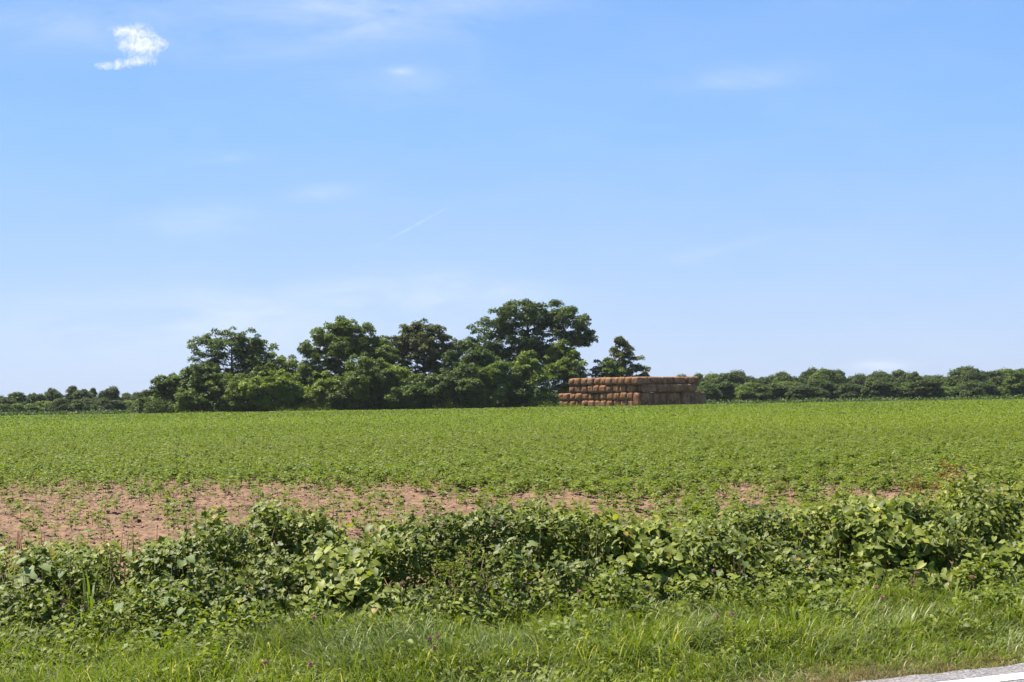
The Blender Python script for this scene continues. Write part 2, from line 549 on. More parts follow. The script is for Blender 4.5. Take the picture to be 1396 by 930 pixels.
def strip(name, mat, d0, d1, z, s0=-60, s1=60, step=.04, jitter=0.0, near=(-4, 3), seed=1, thick=0.0):
    s = np.concatenate([np.linspace(s0, near[0], 20)[:-1], np.arange(near[0], near[1], step), np.linspace(near[1], s1, 20)])
    j1 = jitter * (fbm(s * 6, s * 0, seed, 4) - .5) * 2
    j0 = jitter * .3 * (fbm(s * 8, s * 0 + 5, seed, 4) - .5) * 2
    a = RO[None] + s[:, None] * RD[None] + (d1 + j1)[:, None] * RN[None]
    b_ = RO[None] + s[:, None] * RD[None] + (d0 + j0)[:, None] * RN[None]
    V = np.vstack([np.c_[a, np.full(len(s), z)], np.c_[b_, np.full(len(s), z)], np.c_[a, np.full(len(s), z - thick)]])
    n = len(s); i = np.arange(n - 1)
    T = np.concatenate([np.stack([i + n, i + n + 1, i + 1], -1), np.stack([i + n, i + 1, i], -1)])
    if thick:
        T = np.concatenate([T, np.stack([i, i + 1, i + 1 + 2 * n], -1), np.stack([i, i + 1 + 2 * n, i + 2 * n], -1)])
    ac = Acc(); ac.add(V, T)
    return tag(ac.build(name, mat), kind='structure')


L1 = at_z(1396, 917.5); L2 = at_z(1396, 925.0)
d_l1 = road_dist(L1[0], L1[1]); d_l2 = road_dist(L2[0], L2[1])
strip('road', M_asph, -7.6, 0.0, 0.0, jitter=.035, seed=4, thick=.06)
strip('road_marking', M_paint, float(d_l1) - .15, float(d_l1), 0.004, jitter=.006, seed=9)
strip('road_marking', M_paint, -7.3, -7.15, 0.004, jitter=.006, seed=12)

# ------------------------------------------------------------------ the stack of bales
S = 0.1                                       # metres per photo pixel at the stack
P0 = at_depth(871.3, 555.5, 200.0)
BASE_Z = float(ground_z(P0[0], 200.0)) - .02
ang = R(47)
LD = np.array([-math.cos(ang), math.sin(ang)])      # along the lit left face, away from the corner
RD2 = np.array([math.sin(ang), math.cos(ang)])      # along the shaded right face
ROT = math.atan2(RD2[1], RD2[0])
BL, BW, BH = 94 * S / math.sin(ang) / 5 * 1.13, 1.30, 1.06     # length, width, height of a bale


def bale_mesh(L, W, H, seed):
    r = np.random.default_rng(seed)
    nu, nv, nw = 14, 9, 9
    Vs, Ts, n0 = [], [], 0
    for axx in range(3):
        for sgn in (-1, 1):
            k = [(nv, nw), (nu, nw), (nu, nv)][axx]
            g1, g2 = np.meshgrid(np.linspace(-1, 1, k[0]), np.linspace(-1, 1, k[1]), indexing='ij')
            c_ = np.zeros(g1.shape + (3,))
            o = [i for i in range(3) if i != axx]
            c_[..., axx] = sgn; c_[..., o[0]] = g1; c_[..., o[1]] = g2
            Vs.append(c_.reshape(-1, 3))
            i, j = np.meshgrid(np.arange(k[0] - 1), np.arange(k[1] - 1), indexing='ij')
            q_ = (i * k[1] + j).ravel()
            a = np.stack([q_, q_ + k[1], q_ + k[1] + 1], -1); b_ = np.stack([q_, q_ + k[1] + 1, q_ + 1], -1)
            if (sgn > 0) == (axx == 1): a = a[:, ::-1]; b_ = b_[:, ::-1]
            Ts += [a + n0, b_ + n0]; n0 += len(Vs[-1])
    C_ = np.concatenate(Vs)
    half = np.array([L, W, H]) / 2
    pnt = C_ * half
    rad = 0.33
    inner = np.clip(pnt, -(half - rad), half - rad)
    d = pnt - inner
    ln = np.linalg.norm(d, axis=1, keepdims=True)
    pnt = inner + np.where(ln > 1e-6, d / np.maximum(ln, 1e-6) * np.minimum(ln, rad), 0)
    nn = norm(pnt / half ** 2)
    f = (fbm(pnt[:, 0] * 2.1 + pnt[:, 1] * 1.3 + seed * 7, pnt[:, 2] * 2.3 + pnt[:, 1] * .9, seed, 3) - .5)
    pnt = pnt + nn * (f * .16)[:, None]
    bulge = 1 + .03 * np.cos(pnt[:, 0] / half[0] * math.pi * 1.0)
    pnt[:, 1] *= bulge
    return make_mesh('bale', pnt, np.concatenate(Ts), np.full(len(pnt), r.random()), np.zeros(sum(len(x) for x in Ts)), [M_bale], True)


BM = {}
for key, (l, w_, h) in {'mid': (BL * .965, BW * 1.12, BH * 1.03), 'small': (BL * .90, BW, BH), 'tall': (BL * .955, BW * 1.0, 2.02), 'end': (BL * .94, BW * .96, BH)}.items():
    BM[key] = [bale_mesh(l, w_, h, s_ + 3) for s_ in range(5)]

ORD = ['first', 'second', 'third', 'fourth', 'fifth', 'sixth', 'seventh', 'eighth', 'ninth', 'tenth', 'eleventh', 'twelfth',
       'thirteenth', 'fourteenth', 'fifteenth', 'sixteenth', 'seventeenth', 'eighteenth', 'nineteenth', 'twentieth']


def put_bale(kind, along_left, along_right, z, label, group):
    o = bpy.data.objects.new('straw_bale', BM[kind][int(rng.integers(5))])
    COL.objects.link(o)
    xy = P0[:2] + LD * along_left + RD2 * along_right
    o.location = (float(xy[0] + rng.normal(0, .05)), float(xy[1] + rng.normal(0, .05)), float(z))
    o.rotation_euler = (R(rng.normal(0, .8)), R(rng.normal(0, .5)), ROT + R(rng.normal(0, 1.6)))
    tag(o, label, 'bale', group)
    return o


LW = 110 * S / math.cos(ang)                        # length of the lit face on the ground
nb = 13
stepb = LW / nb
hb1 = 2.10
rows = [('bottom', BH * .5 - .02, 0.0, nb, 0.0), ('second', BH * 1.5 - .04, 0.0, nb, 0.0),
        ('third', hb1 + BH * .5 - .03, stepb * .12, nb - 2, .05), ('top', hb1 + BH * 1.5 - .02, stepb * .12, nb - 2, -.04)]
for rname, zz, l0, cnt, ins in rows:
    for i in range(1, cnt):
        put_bale('end' if rname in ('third',) else 'small', l0 + (i + .5) * stepb, BL * .5 + ins + rng.normal(0, .07), BASE_Z + zz,
                 'reddish brown straw bale in the lit left face, %s row, %s from the left end' % (rname, ORD[cnt - 1 - i]),
                 'bales in the lit left face of the stack')
side = 'reddish brown bale in the shaded right face, %s row, %s from the near corner'
for i in range(5):
    put_bale('tall', stepb * .5, BL * (i + .5), BASE_Z + 1.0, side % ('bottom', ORD[i]), 'bales in the shaded right face of the stack')
for i in range(4):
    put_bale('mid', stepb * .62 - .30, BL * (i + .5) * .97 + .75, BASE_Z + hb1 + BH * .5 - .05, side % ('middle', ORD[i]), 'bales in the shaded right face of the stack')
for i in range(5):
    put_bale('small', stepb * .62, BL * (i + .5) * .905 - .08, BASE_Z + hb1 + BH * 1.5 - .06, side % ('top', ORD[i]), 'bales in the shaded right face of the stack')

# ------------------------------------------------------------------ trees
QV, QF = quad_leaf()
broad = [(-.66, 0, .22, .34), (.66, 0, .18, .34), (-.34, .1, .50, .36), (.32, -.1, .48, .36), (0, 0, .62, .34), (0, -.4, .2, .45), (0, .4, .2, .4), (-.5, 0, -.2, .40), (.5, 0, -.2, .40), (0, 0, 0, .5),
         (-.45, 0, -.68, .4), (.45, 0, -.68, .4), (0, 0, -.7, .45)]
dome = [(-.55, 0, -.25, .40), (.55, 0, -.25, .40), (0, -.4, -.1, .45), (0, .4, -.1, .45), (-.32, 0, .25, .42), (.34, 0, .22, .42), (0, 0, .48, .42), (-.1, -.2, .1, .5),
        (-.5, 0, -.75, .36), (.5, 0, -.75, .36), (0, -.3, -.8, .4), (0, 0, -.4, .5)]


def crown_points(r, cx, cy, zt, zb, W, Dp, nl, lr, leaf, dens, shape=2.2, droop=0.0, bumps=1.0, lobes=None):
    """leaves on many small lobes spread over and inside an uneven crown; returns arrays"""
    hgt = (zt - zb)
    nl = int(nl * 3.6); lr = lr * .74
    c = np.array([cx, cy, (zt + zb) / 2])
    L = []
    # three to six main boughs give the outline its big bumps
    if lobes is None:
        k = 0
        th = r.random() * 6.28; cth, sth = math.cos(th), math.sin(th)
        lobes = [(a * cth - b__ * sth + r.normal(0, .09), a * sth + b__ * cth + r.normal(0, .09), c__ + r.normal(0, .07), d__ * r.uniform(.85, 1.15)) for a, b__, c__, d__ in dome]
        for a in np.linspace(0, 2 * math.pi, k, endpoint=False) + r.random() * 6:
            rr = r.uniform(.34, .52)
            lobes.append((math.cos(a) * rr, math.sin(a) * rr, r.uniform(-.30, .40), r.uniform(.42, .60)))
            lobes.append((math.cos(a + .5) * rr * 1.25, math.sin(a + .5) * rr * 1.25, r.uniform(-.85, -.5), r.uniform(.38, .50)))
    lobes = np.array(lobes)
    for _ in range(nl):
        b_ = lobes[r.integers(len(lobes))]
        d = norm(r.normal(0, 1, 3)); d[2] = d[2] * .9 + .12
        q_ = b_[:3] + d * b_[3] * (r.random() ** .28)
        rad = math.sqrt((q_[0]) ** 2 + q_[1] ** 2)
        L.append(q_)
    L = np.array(L)
    mxz = np.abs(L[:, 2]).max(); mxr = np.percentile(np.hypot(L[:, 0], L[:, 1]), 97)
    Lc = np.c_[L[:, 0] / mxr * (W / 2 - lr * .6), L[:, 1] / mxr * (Dp / 2 - lr * .6), L[:, 2] / mxz * (hgt / 2 - lr * .6)] + c
    Lr = lr * r.uniform(.55, 1.30, len(Lc))
    n_each = np.maximum(8, (4 * math.pi * Lr ** 2 * dens / (leaf * leaf * .36)).astype(int))
    idx = np.repeat(np.arange(len(Lc)), n_each)
    N = len(idx)
    d = norm(r.normal(0, 1, (N, 3)))
    d[:, 2] = np.where(d[:, 2] < -.25, -d[:, 2] * .6, d[:, 2])
    rad = Lr[idx] * (.62 + .45 * r.random(N) ** .7)
    rad *= np.where(r.random(N) < .05, 1.18, 1.0)
    pos = Lc[idx] + d * rad[:, None] * np.array([1, 1, .85])
    nrm = norm(d * .8 + np.array([0, 0, .7]) + r.normal(0, .45, (N, 3)))
    ydir = norm(np.cross(nrm, r.normal(0, 1, (N, 3))) + d * .4 - np.array([0, 0, droop]))
    lt = r.random(len(Lc))[idx]
    rnd = np.clip(.45 * r.random(N) + .55 * lt, 0, 1)
    sc = leaf * r.uniform(.65, 1.35, N)
    return Lc, pos, frames(ydir, nrm), sc, rnd


def trunk_mesh(acc_, r, base, top, rad, Lc, nlimb):
    base = np.array(base, float)
    k = 7
    tt = np.linspace(0, 1, k)
    sway = np.cumsum(r.normal(0, .05, (k, 2)), 0) * (top - base[2]) * .08
    pts = np.c_[base[0] + sway[:, 0], base[1] + sway[:, 1], base[2] - .2 + (top - base[2] + .2) * tt]
    rr = rad * (1 - .72 * tt); rr[0] *= 1.35
    tube(acc_, pts, rr, 8)
    if len(Lc):
        for i in r.choice(len(Lc), min(nlimb, len(Lc)), replace=False):
            e = Lc[i]
            zt_ = min(e[2] - .15 * (top - base[2]), top * .98)
            f = np.clip((zt_ - base[2]) / (top - base[2]), .18, .92)
            s_ = np.array([np.interp(f, tt, pts[:, j]) for j in range(3)])
            m_ = (s_ + e) / 2 + np.array([0, 0, -.06 * np.linalg.norm(e - s_)]) + r.normal(0, .12, 3)
            r0 = rad * (1 - .7 * f) * .5
            tube(acc_, [s_, m_, e], [r0, r0 * .6, r0 * .18], 5)


def tree(px, D, top_py, wpx, mat, label, cat='tree', name='tree', bottom=0.05, nl=60, lr=1.0, leaf=.27, dens=.85, seed=0,
         depth=None, gap=None, group='trees and bushes of the grove', lobes=None, limbs=14, trunk_r=None):
    r = np.random.default_rng(seed + 100)
    top = at_depth(px, top_py, D)
    x = float(top[0]); gz_ = float(ground_z(x, D))
    zt = float(top[2]) - .05
    W = wpx / F * D
    H = zt - gz_
    zb = gz_ + H * bottom
    Dp = depth or W * .9
    Lc, pos, Rm, sc, rnd = crown_points(r, x, D, zt, zb, W, Dp, nl, lr, leaf, dens, lobes=lobes)
    root = empty(name, (x, D, gz_), label, cat, group)
    ac = Acc()
    keep = pos[:, 2] > gz_ - .02
    ac.inst(QV, QF, pos[keep], Rm[keep], sc[keep], rnd[keep])
    ac.build('crown', M_crown[mat], root, (x, D, gz_))
    ac = Acc()
    trunk_mesh(ac, r, (x, D, gz_), gz_ + H * .78, trunk_r or (.10 + H * .016), Lc, limbs)
    ac.build('trunk', M_bark, root, (x, D, gz_), smooth=True)
    return root


wide = [(-.78, 0, -.35, .30), (-.50, .1, .18, .38), (-.15, -.1, .50, .40), (.28, .1, .52, .40), (.62, -.1, .32, .34), (.82, 0, -.12, .26),
        (.3, 0, -.1, .42), (-.25, 0, -.25, .42), (-.62, 0, -.62, .25), (0, 0, -.6, .4), (.45, 0, -.55, .28)]
G = 'trees and bushes of the grove'
# px, depth, top, width px, material, options
tree(718, 226, 409, 176, 0, 'tallest broad crowned tree of the grove, spreading above bushes left of the bale stack', nl=190, lr=.9, bottom=.34, leaf=.27, dens=.62, seed=1, lobes=wide, limbs=40, trunk_r=.5)
tree(316, 212, 444, 112, 0, 'airy round topped tree with sky gaps rising above the left end of the grove', nl=80, lr=.75, bottom=.36, leaf=.25, dens=.6, seed=2, limbs=30, trunk_r=.3, lobes=broad)
tree(350, 216, 458, 52, 1, 'slim light crown rising just right of the airy round topped tree', nl=26, lr=.6, bottom=.45, leaf=.24, dens=.55, seed=3, limbs=14)
tree(470, 211, 430, 114, 1, 'full rounded tree with upright sprays, tallest of the left half of grove', nl=150, lr=.78, bottom=.15, leaf=.25, dens=.75, seed=14, limbs=24, trunk_r=.4, lobes=broad)
tree(576, 212, 429, 98, 3, 'dark dome shaped tree with bare twigs on top at the middle of grove', nl=140, lr=.75, bottom=.08, leaf=.24, dens=.74, seed=5, limbs=34, trunk_r=.38, lobes=broad)
tree(622, 210, 458, 80, 0, 'dark bushy tree filling the notch left of the tallest tree', nl=56, lr=.7, seed=6, dens=.8)
tree(768, 222, 457, 88, 2, 'bright yellow green tree directly left of the bale stack', nl=90, lr=.75, bottom=.03, leaf=.28, dens=.8, seed=7)
tree(846, 226, 456, 66, 3, 'small pointed olive tree standing behind the bale stack', nl=46, lr=.7, bottom=.15, leaf=.22, dens=.8, seed=8, lobes=[(0, 0, .80, .18), (.05, 0, .45, .42), (-.2, 0, .15, .5), (.3, 0, .05, .55), (.45, 0, -.35, .55), (-.45, 0, -.3, .55), (0, 0, -.6, .8)])
tree(831, 221, 484, 50, 1, 'light green bush between the bale stack and the pointed olive tree', nl=26, lr=.65, seed=9, dens=.85)
tree(812, 224, 489, 34, 3, 'grey green sapling behind the left half of the bale stack', nl=14, lr=.55, seed=10)
tree(880, 230, 497, 24, 3, 'tiny round sapling peeking over the corner of the bale stack', nl=12, lr=.5, bottom=.3, leaf=.2, dens=.6, seed=11)
tree(302, 206, 498, 64, 1, 'mid green bush filling the foot below the left airy tree', nl=44, lr=.7, seed=51)
tree(262, 209, 489, 60, 0, 'dark bush on the rising left slope of the grove', nl=44, lr=.7, seed=52)
tree(236, 208, 498, 72, 1, 'dark rounded tree at the left end of the grove', nl=52, lr=.7, seed=12)
tree(208, 214, 520, 50, 4, 'low hazy bush left of the grove joining the far woodland', nl=24, lr=.65, seed=13)
tree(282, 207, 478, 62, 0, 'dark bush under the left edge of the airy round topped tree', nl=60, lr=.72, seed=15)
tree(350, 210, 476, 92, 1, 'mid green bush below the airy round topped tree', nl=64, lr=.72, seed=16)
tree(392, 214, 468, 92, 1, 'grey green bush in the dip between the two left trees', nl=44, lr=.7, seed=17)
tree(330, 203, 508, 60, 1, 'low mid green bush at the field edge beneath the leftmost tall tree', nl=44, lr=.7, seed=18)
tree(366, 202, 498, 84, 2, 'sprawling light green bush at the field edge, brightest of the left half', nl=70, lr=.7, seed=19, leaf=.27)
tree(408, 203, 518, 54, 2, 'low bright bush beside the grassy gap in the grove edge', nl=30, lr=.6, seed=20)
tree(262, 203, 528, 50, 1, 'low bush at the field edge near the left end of the grove', nl=26, lr=.6, seed=21)
tree(448, 203, 505, 58, 2, 'bright yellowish bush right of the grassy gap in the grove edge', nl=42, lr=.68, seed=22)
tree(498, 202, 478, 86, 1, 'dense leaning bush in front of the full rounded tree', nl=82, lr=.75, seed=23)
tree(524, 210, 449, 72, 1, 'mid green tree filling the dip right of the full rounded tree', nl=60, lr=.72, seed=41)
tree(430, 209, 474, 62, 1, 'mid green bush under the left side of the full rounded tree', nl=44, lr=.7, seed=42)
tree(540, 204, 486, 70, 2, 'bright bush left of centre under the dark dome tree', nl=52, lr=.72, seed=24)
tree(582, 201, 498, 78, 0, 'dark leafy bush at the field edge under the dark dome tree', nl=64, lr=.72, seed=25)
tree(636, 201, 492, 74, 0, 'dark bush at the field edge left of the tallest tree', nl=60, lr=.75, seed=26)
tree(676, 201, 486, 72, 1, 'leafy bush with lit top in front of the tallest tree', nl=60, lr=.75, seed=27)
tree(655, 208, 458, 78, 0, 'dark bush tucked under the left side of the tallest tree', nl=50, lr=.75, seed=28)
tree(722, 204, 476, 64, 2, 'yellow green bush under the middle of the tallest tree', nl=56, lr=.72, seed=29)
tree(712, 201, 512, 50, 0, 'low dark bush at the grassy mound left of the bale stack', nl=30, lr=.66, seed=30)
tree(782, 220, 492, 46, 0, 'dark narrow bush hidden behind the left end of the bale stack', nl=30, lr=.65, seed=31)
tree(545, 201, 522, 56, 1, 'low bush at the field edge below the grove centre', nl=34, lr=.62, seed=32)
tree(655, 200.5, 524, 46, 1, 'low bush at the field edge in the darkest part of the grove', nl=28, lr=.6, seed=33)
tree(470, 201, 524, 40, 0, 'low dark bush with shadowed hollow right of the bright yellowish bush', nl=22, lr=.6, seed=34)


# far woodland, from a few kinds of tree copied with their parts
def far_tree(kind, seed, mat):
    r = np.random.default_rng(seed + 500)
    H, W = 12.0, 9.0
    lob = None
    bottom = {0: .02, 1: .30, 2: .02}[kind]
    if kind == 1: W = 7.0
    if kind == 2: H, W = 6.0, 8.0
    Lc, pos, Rm, sc, rnd = crown_points(r, 0, 0, H, H * bottom, W, W, {0: 46, 1: 26, 2: 30}[kind], {0: 1.85, 1: 1.55, 2: 1.5}[kind], .42, .75)
    root = empty('far_tree', (0, 0, 0), 'x', 'tree', 'trees of the far woodland')
    ac = Acc(); keep = pos[:, 2] > -.02
    ac.inst(QV, QF, pos[keep], Rm[keep], sc[keep], rnd[keep]); ac.build('crown', M_crown[mat], root)
    ac = Acc(); trunk_mesh(ac, r, (0, 0, 0), H * .75, .28, Lc, 10); ac.build('trunk', M_bark, root, smooth=True)
    root['h'] = H; root['w'] = W
    return root


def copy_tree(o):
    c_ = o.copy(); COL.objects.link(c_)
    for ch in list(o.children):
        d_ = ch.copy(); COL.objects.link(d_); d_.parent = c_
    return c_


protos = [far_tree(0, 1, 4), far_tree(0, 2, 4), far_tree(0, 3, 0), far_tree(0, 4, 1), far_tree(1, 5, 4), far_tree(1, 6, 0), far_tree(2, 7, 4), far_tree(2, 8, 1)]
KH = [12, 12, 12, 12, 12, 12, 6, 6]; KW = [9, 9, 9, 9, 7, 7, 8, 8]
used = set()


def put_far(k, px, D, top_py, wpx, label):
    if k in used: o = copy_tree(protos[k])
    else: o = protos[k]; used.add(k)
    top = at_depth(px, top_py, D)
    gz_ = float(ground_z(top[0], D))
    H = (float(top[2]) - gz_) * float(rng.uniform(1.0, 1.15))
    o.location = (float(top[0]), D, gz_)
    sx_ = float(rng.uniform(1.12, 1.5)) * wpx / F * D / KW[k]
    o.scale = (sx_, sx_, H / KH[k])
    o.rotation_euler = (0, 0, float(rng.uniform(0, 6.28)))
    tag(o, label, 'tree')
    for key in ('h', 'w'):
        if key in o: del o[key]


def names(lst, form):
    return [form % ORD[i] if i < 20 else form % ('%s last' % ORD[len(lst) - 1 - i]) for i in range(len(lst))]


left_tall = [(8, 536, 30, 0), (24, 533.5, 30, 2), (45, 535, 13, 5), (56, 536, 14, 4), (69, 531, 14, 5), (80, 533, 12, 4), (98, 528.5, 17, 4),
             (114, 529, 18, 5), (126, 529.5, 12, 4), (147, 524.5, 26, 0), (172, 537, 22, 2), (190, 533, 22, 0), (204, 529, 24, 1)]
for i, (px, tp, wp, k) in enumerate(left_tall):
    put_far(k, px, 300 + (i * 37) % 25, tp, wp, 'distant round crowned tree, %s from the left among tall crowns left of the grove' % ORD[i])
left_low = [(4, 552, 26, 6), (22, 551, 24, 7), (42, 550, 26, 3), (62, 547, 26, 7), (84, 545, 26, 6), (106, 546, 24, 2), (120, 541, 26, 0), (140, 545, 22, 6),
            (156, 543, 24, 1), (176, 547, 24, 7), (196, 543, 26, 2)]
for i, (px, tp, wp, k) in enumerate(left_low):
    put_far(k, px, 262 + (i * 29) % 22, tp, wp, 'distant low bush, %s from the left in front of tall crowns left of the grove' % ORD[i])
for i, px in enumerate(range(-70, 0, 16)):
    put_far([0, 2, 1, 3, 0][i % 5], px, 300, 538, 28, 'distant tree beyond the left end of the woodland left of the grove, %s outward' % ORD[4 - i])
right_tall = [(918, 511, 30, 1), (936, 508, 30, 0), (952, 506.5, 22, 2), (972, 508, 34, 3), (990, 505.5, 40, 0), (1018, 508, 34, 1), (1044, 508, 36, 0), (1066, 506.5, 34, 2),
              (1086, 507.5, 30, 1), (1106, 502, 24, 0), (1124, 503.5, 30, 3), (1142, 503, 22, 2), (1162, 510, 30, 0), (1176, 505.5, 24, 1), (1202, 506.5, 34, 0),
              (1226, 507.5, 30, 2), (1248, 507, 16, 5), (1266, 510, 34, 1), (1290, 507, 34, 0), (1312, 502, 30, 2)]
for i, (px, tp, wp, k) in enumerate(right_tall):
    put_far(k, px, 350 + (i * 53) % 40, tp, wp * 1.15, 'hazy tree in back row of woodland right of bales, %s from the stack' % ORD[i])
for i, (px, tp, wp, k) in enumerate([(1330, 499.5, 32, 0), (1350, 502, 30, 1), (1372, 501.5, 34, 3), (1394, 504, 30, 2), (1414, 502, 34, 0), (1440, 504, 34, 1), (1466, 503, 34, 0)]):
    put_far(k, px, 345 + (i * 31) % 30, tp, wp * 1.15, 'hazy tree in the tall back row at the woodland right end, %s along' % ORD[i])
right_low = [(962, 521, 30, 2), (984, 518, 34, 0), (1006, 527, 28, 6), (1026, 522, 34, 3), (1052, 519, 32, 1), (1074, 517, 36, 3), (1100, 523, 32, 0), (1122, 518, 32, 0), (1142, 529, 28, 6),
             (1160, 521, 34, 1), (1184, 525, 30, 7), (1200, 516, 28, 0), (1216, 530, 26, 7), (1236, 520, 32, 2), (1256, 513, 34, 0), (1282, 524, 30, 3), (1300, 526, 28, 7),
             (1320, 522, 28, 6), (1340, 517, 30, 0), (1364, 508, 38, 1)]
for i, (px, tp, wp, k) in enumerate(right_low):
    put_far(k, px, 290 + (i * 41) % 30, tp, wp * 1.15, 'hazy tree in front row of woodland right of bales, %s from the stack' % ORD[i])
for i, (px, tp, wp, k) in enumerate([(1390, 506, 34, 2), (1412, 510, 34, 0), (1440, 512, 34, 1), (1466, 512, 34, 3)]):
    put_far(k, px, 292 + (i * 31) % 20, tp, wp * 1.15, 'hazy tree in the lower front row at woodland right end, %s along' % ORD[i])

# shrub layer under the grove and the far woods
def understory(name, label, pa, pb, D0, D1, h, N, leaf, seed):
    r = np.random.default_rng(seed)
    px_ = r.uniform(pa, pb, N); Dd = r.uniform(D0, D1, N)
    hh = h * (.45 + 1.0 * fbm(px_ * .06, Dd * .25, seed, 3))
    X = (px_ - 698) / F * Dd
    pos = np.c_[X, Dd, ground_z(X, Dd) + r.random(N) * hh]
    nrm = norm(r.normal(0, .6, (N, 3)) + np.array([0, -.3, 1]))
    ac = Acc()
    ac.inst(QV, QF, pos, frames(norm(r.normal(0, 1, (N, 3))), nrm), leaf * r.uniform(.7, 1.3, N), r.random(N) * .75)
    tag(ac.build(name, M_crown[0]), label, 'undergrowth', kind='stuff')


understory('undergrowth', 'low green undergrowth along the foot of the grove', 196, 760, 202.5, 209, 2.0, 50000, .26, 5)
understory('undergrowth', 'low undergrowth beneath the far woodland left of the grove', -90, 205, 250, 262, 1.0, 6000, .38, 6)
understory('undergrowth', 'low undergrowth beneath the far woodland right of the bale stack', 905, 1480, 275, 290, 1.2, 9000, .40, 7)

# weeds fringing the far edge of the field
acc = Acc()
N = 26000
px_ = rng.uniform(-60, 1460, N)
Dd = rng.uniform(197, 201.5, N)
amp = .22 + 1.5 * np.exp(-((px_ - 735) / 34) ** 2) + 1.3 * np.exp(-((px_ - 400) / 32) ** 2) + .35 * np.exp(-((px_ - 262) / 25) ** 2) + .3 * np.exp(-((px_ - 447) / 14) ** 2)
amp = amp * (.5 + fbm(px_ * .08, px_ * 0, 77, 3))
X = (px_ - 698) / F * Dd
Z = ground_z(X, Dd) + rng.random(N) ** 1.2 * amp * ((Dd - 196) / 5)
pos = np.c_[X, Dd, Z]
nrm = norm(rng.normal(0, .5, (N, 3)) + np.array([0, 0, 1]))
yd = norm(rng.normal(0, 1, (N, 3)) + np.array([0, 0, .5]))
acc.inst(QV, QF, pos, frames(yd, nrm), rng.uniform(.1, .24, N), rng.random(N) * .8)
tag(acc.build('weeds', M_crop), 'bright green weeds and grass fringing the far edge of the field at the grove', 'weeds', kind='stuff')

# ------------------------------------------------------------------ crop
LV, LF = leaf_tmpl(.62, .07, .15)


def bean_plant(r, height, ntri, lsz):
    """one young soybean: stem, petioles and three-leaflet leaves"""
    ac = Acc()
    tip = np.array([r.normal(0, .02), r.normal(0, .02), height])
    tube(ac, [(0, 0, -.03), tip * .5 + r.normal(0, .006, 3), tip], [.0035, .003, .002], 4, .5, 1)
    P, Y, Nn, Sz, Rd = [], [], [], [], []
    for k in range(ntri):
        f = (k + 1) / ntri
        s_ = tip * (.15 + .85 * f)
        a = k * 2.4 + r.normal(0, .4)
        el = r.uniform(.3, .95)
        d = np.array([math.cos(a) * math.cos(el), math.sin(a) * math.cos(el), math.sin(el)])
        ln = r.uniform(.05, .10) * (1.25 - .6 * f) * height / .25
        e = s_ + d * ln
        tube(ac, [s_, e], [.0016, .0012], 3, .5, 1)
        base_n = norm(np.array([0, 0, 1]) + r.normal(0, .35, 3))
        for da in (-1.25, 0, 1.25):
            aa = a + da
            P.append(e); Y.append(np.array([math.cos(aa), math.sin(aa), r.uniform(-.35, .25)]))
            Nn.append(base_n + r.normal(0, .18, 3)); Sz.append(lsz * r.uniform(.8, 1.2) * (1.1 - .35 * f)); Rd.append(r.random())
    P, Y, Nn, Sz, Rd = map(np.array, (P, Y, Nn, Sz, Rd))
    ac.inst(LV, LF, P, frames(Y, Nn), Sz, Rd)
    return ac


bean_acc = [bean_plant(np.random.default_rng(s_ + 60), h, n, l) for s_, (h, n, l) in enumerate([(.18, 8, .062), (.22, 10, .062), (.15, 6, .06), (.19, 9, .068), (.23, 10, .058), (.11, 5, .055)])]


def flat(ac):
    return np.concatenate(ac.V), np.concatenate(ac.T), np.concatenate(ac.A), np.concatenate(ac.M)


bean_flat = [flat(a) for a in bean_acc]
bean_mesh = [make_mesh('soybean_plant', v, t_, a_, m_, [M_crop, M_cropstem]) for (v, t_, a_, m_) in bean_flat]


def bare(x, y):
    """0 = full stand of beans, 1 = bare soil; follows the washed-out strips next to the hedge"""
    n = fbm(x * .32 + 3, y * .22, 31, 4)
    n2_ = fbm(x * 1.3, y * .9, 35, 3)
    left = 1 / (1 + np.exp((x - (1.3 - .05 * (y - 18))) / .8))
    e0 = 31.0 - .40 * (x + 3) + 3.5 * (n - .5)
    m = left * np.clip((e0 + 1.5 - y) / 7.0 + .25 * (n2_ - .5) * 2, 0, 1) ** .7 * (.80 + .25 * n2_)
    right = (1 - left) * np.clip((n2_ * .6 + n * .4 - .41) * 7, 0, 1) * np.exp(-((y - 22.5 - .35 * x) / 5.5) ** 2) * .97
    mid = np.clip((fbm(x * .3, y * .12, 90, 3) - .72) * 8, 0, 1) * (y > 36) * (y < 110) * .8
    return np.clip(m + right + mid, 0, .925)


# near stand
cand = []
N = 42000
y = rng.uniform(14.0, 62.0, N * 2)
keep = rng.random(N * 2) < (y * .9 / 56)
y = y[keep]
x = rng.uniform(-.44, .44, len(y)) * y + rng.normal(0, .2, len(y))
rho = np.minimum(24, 720 / y) / 24 
prob = rho * (1 - bare(x, y)) * (y > hedge_back(x) + .55)
k = rng.random(len(y)) < prob
x, y = x[k], y[k]
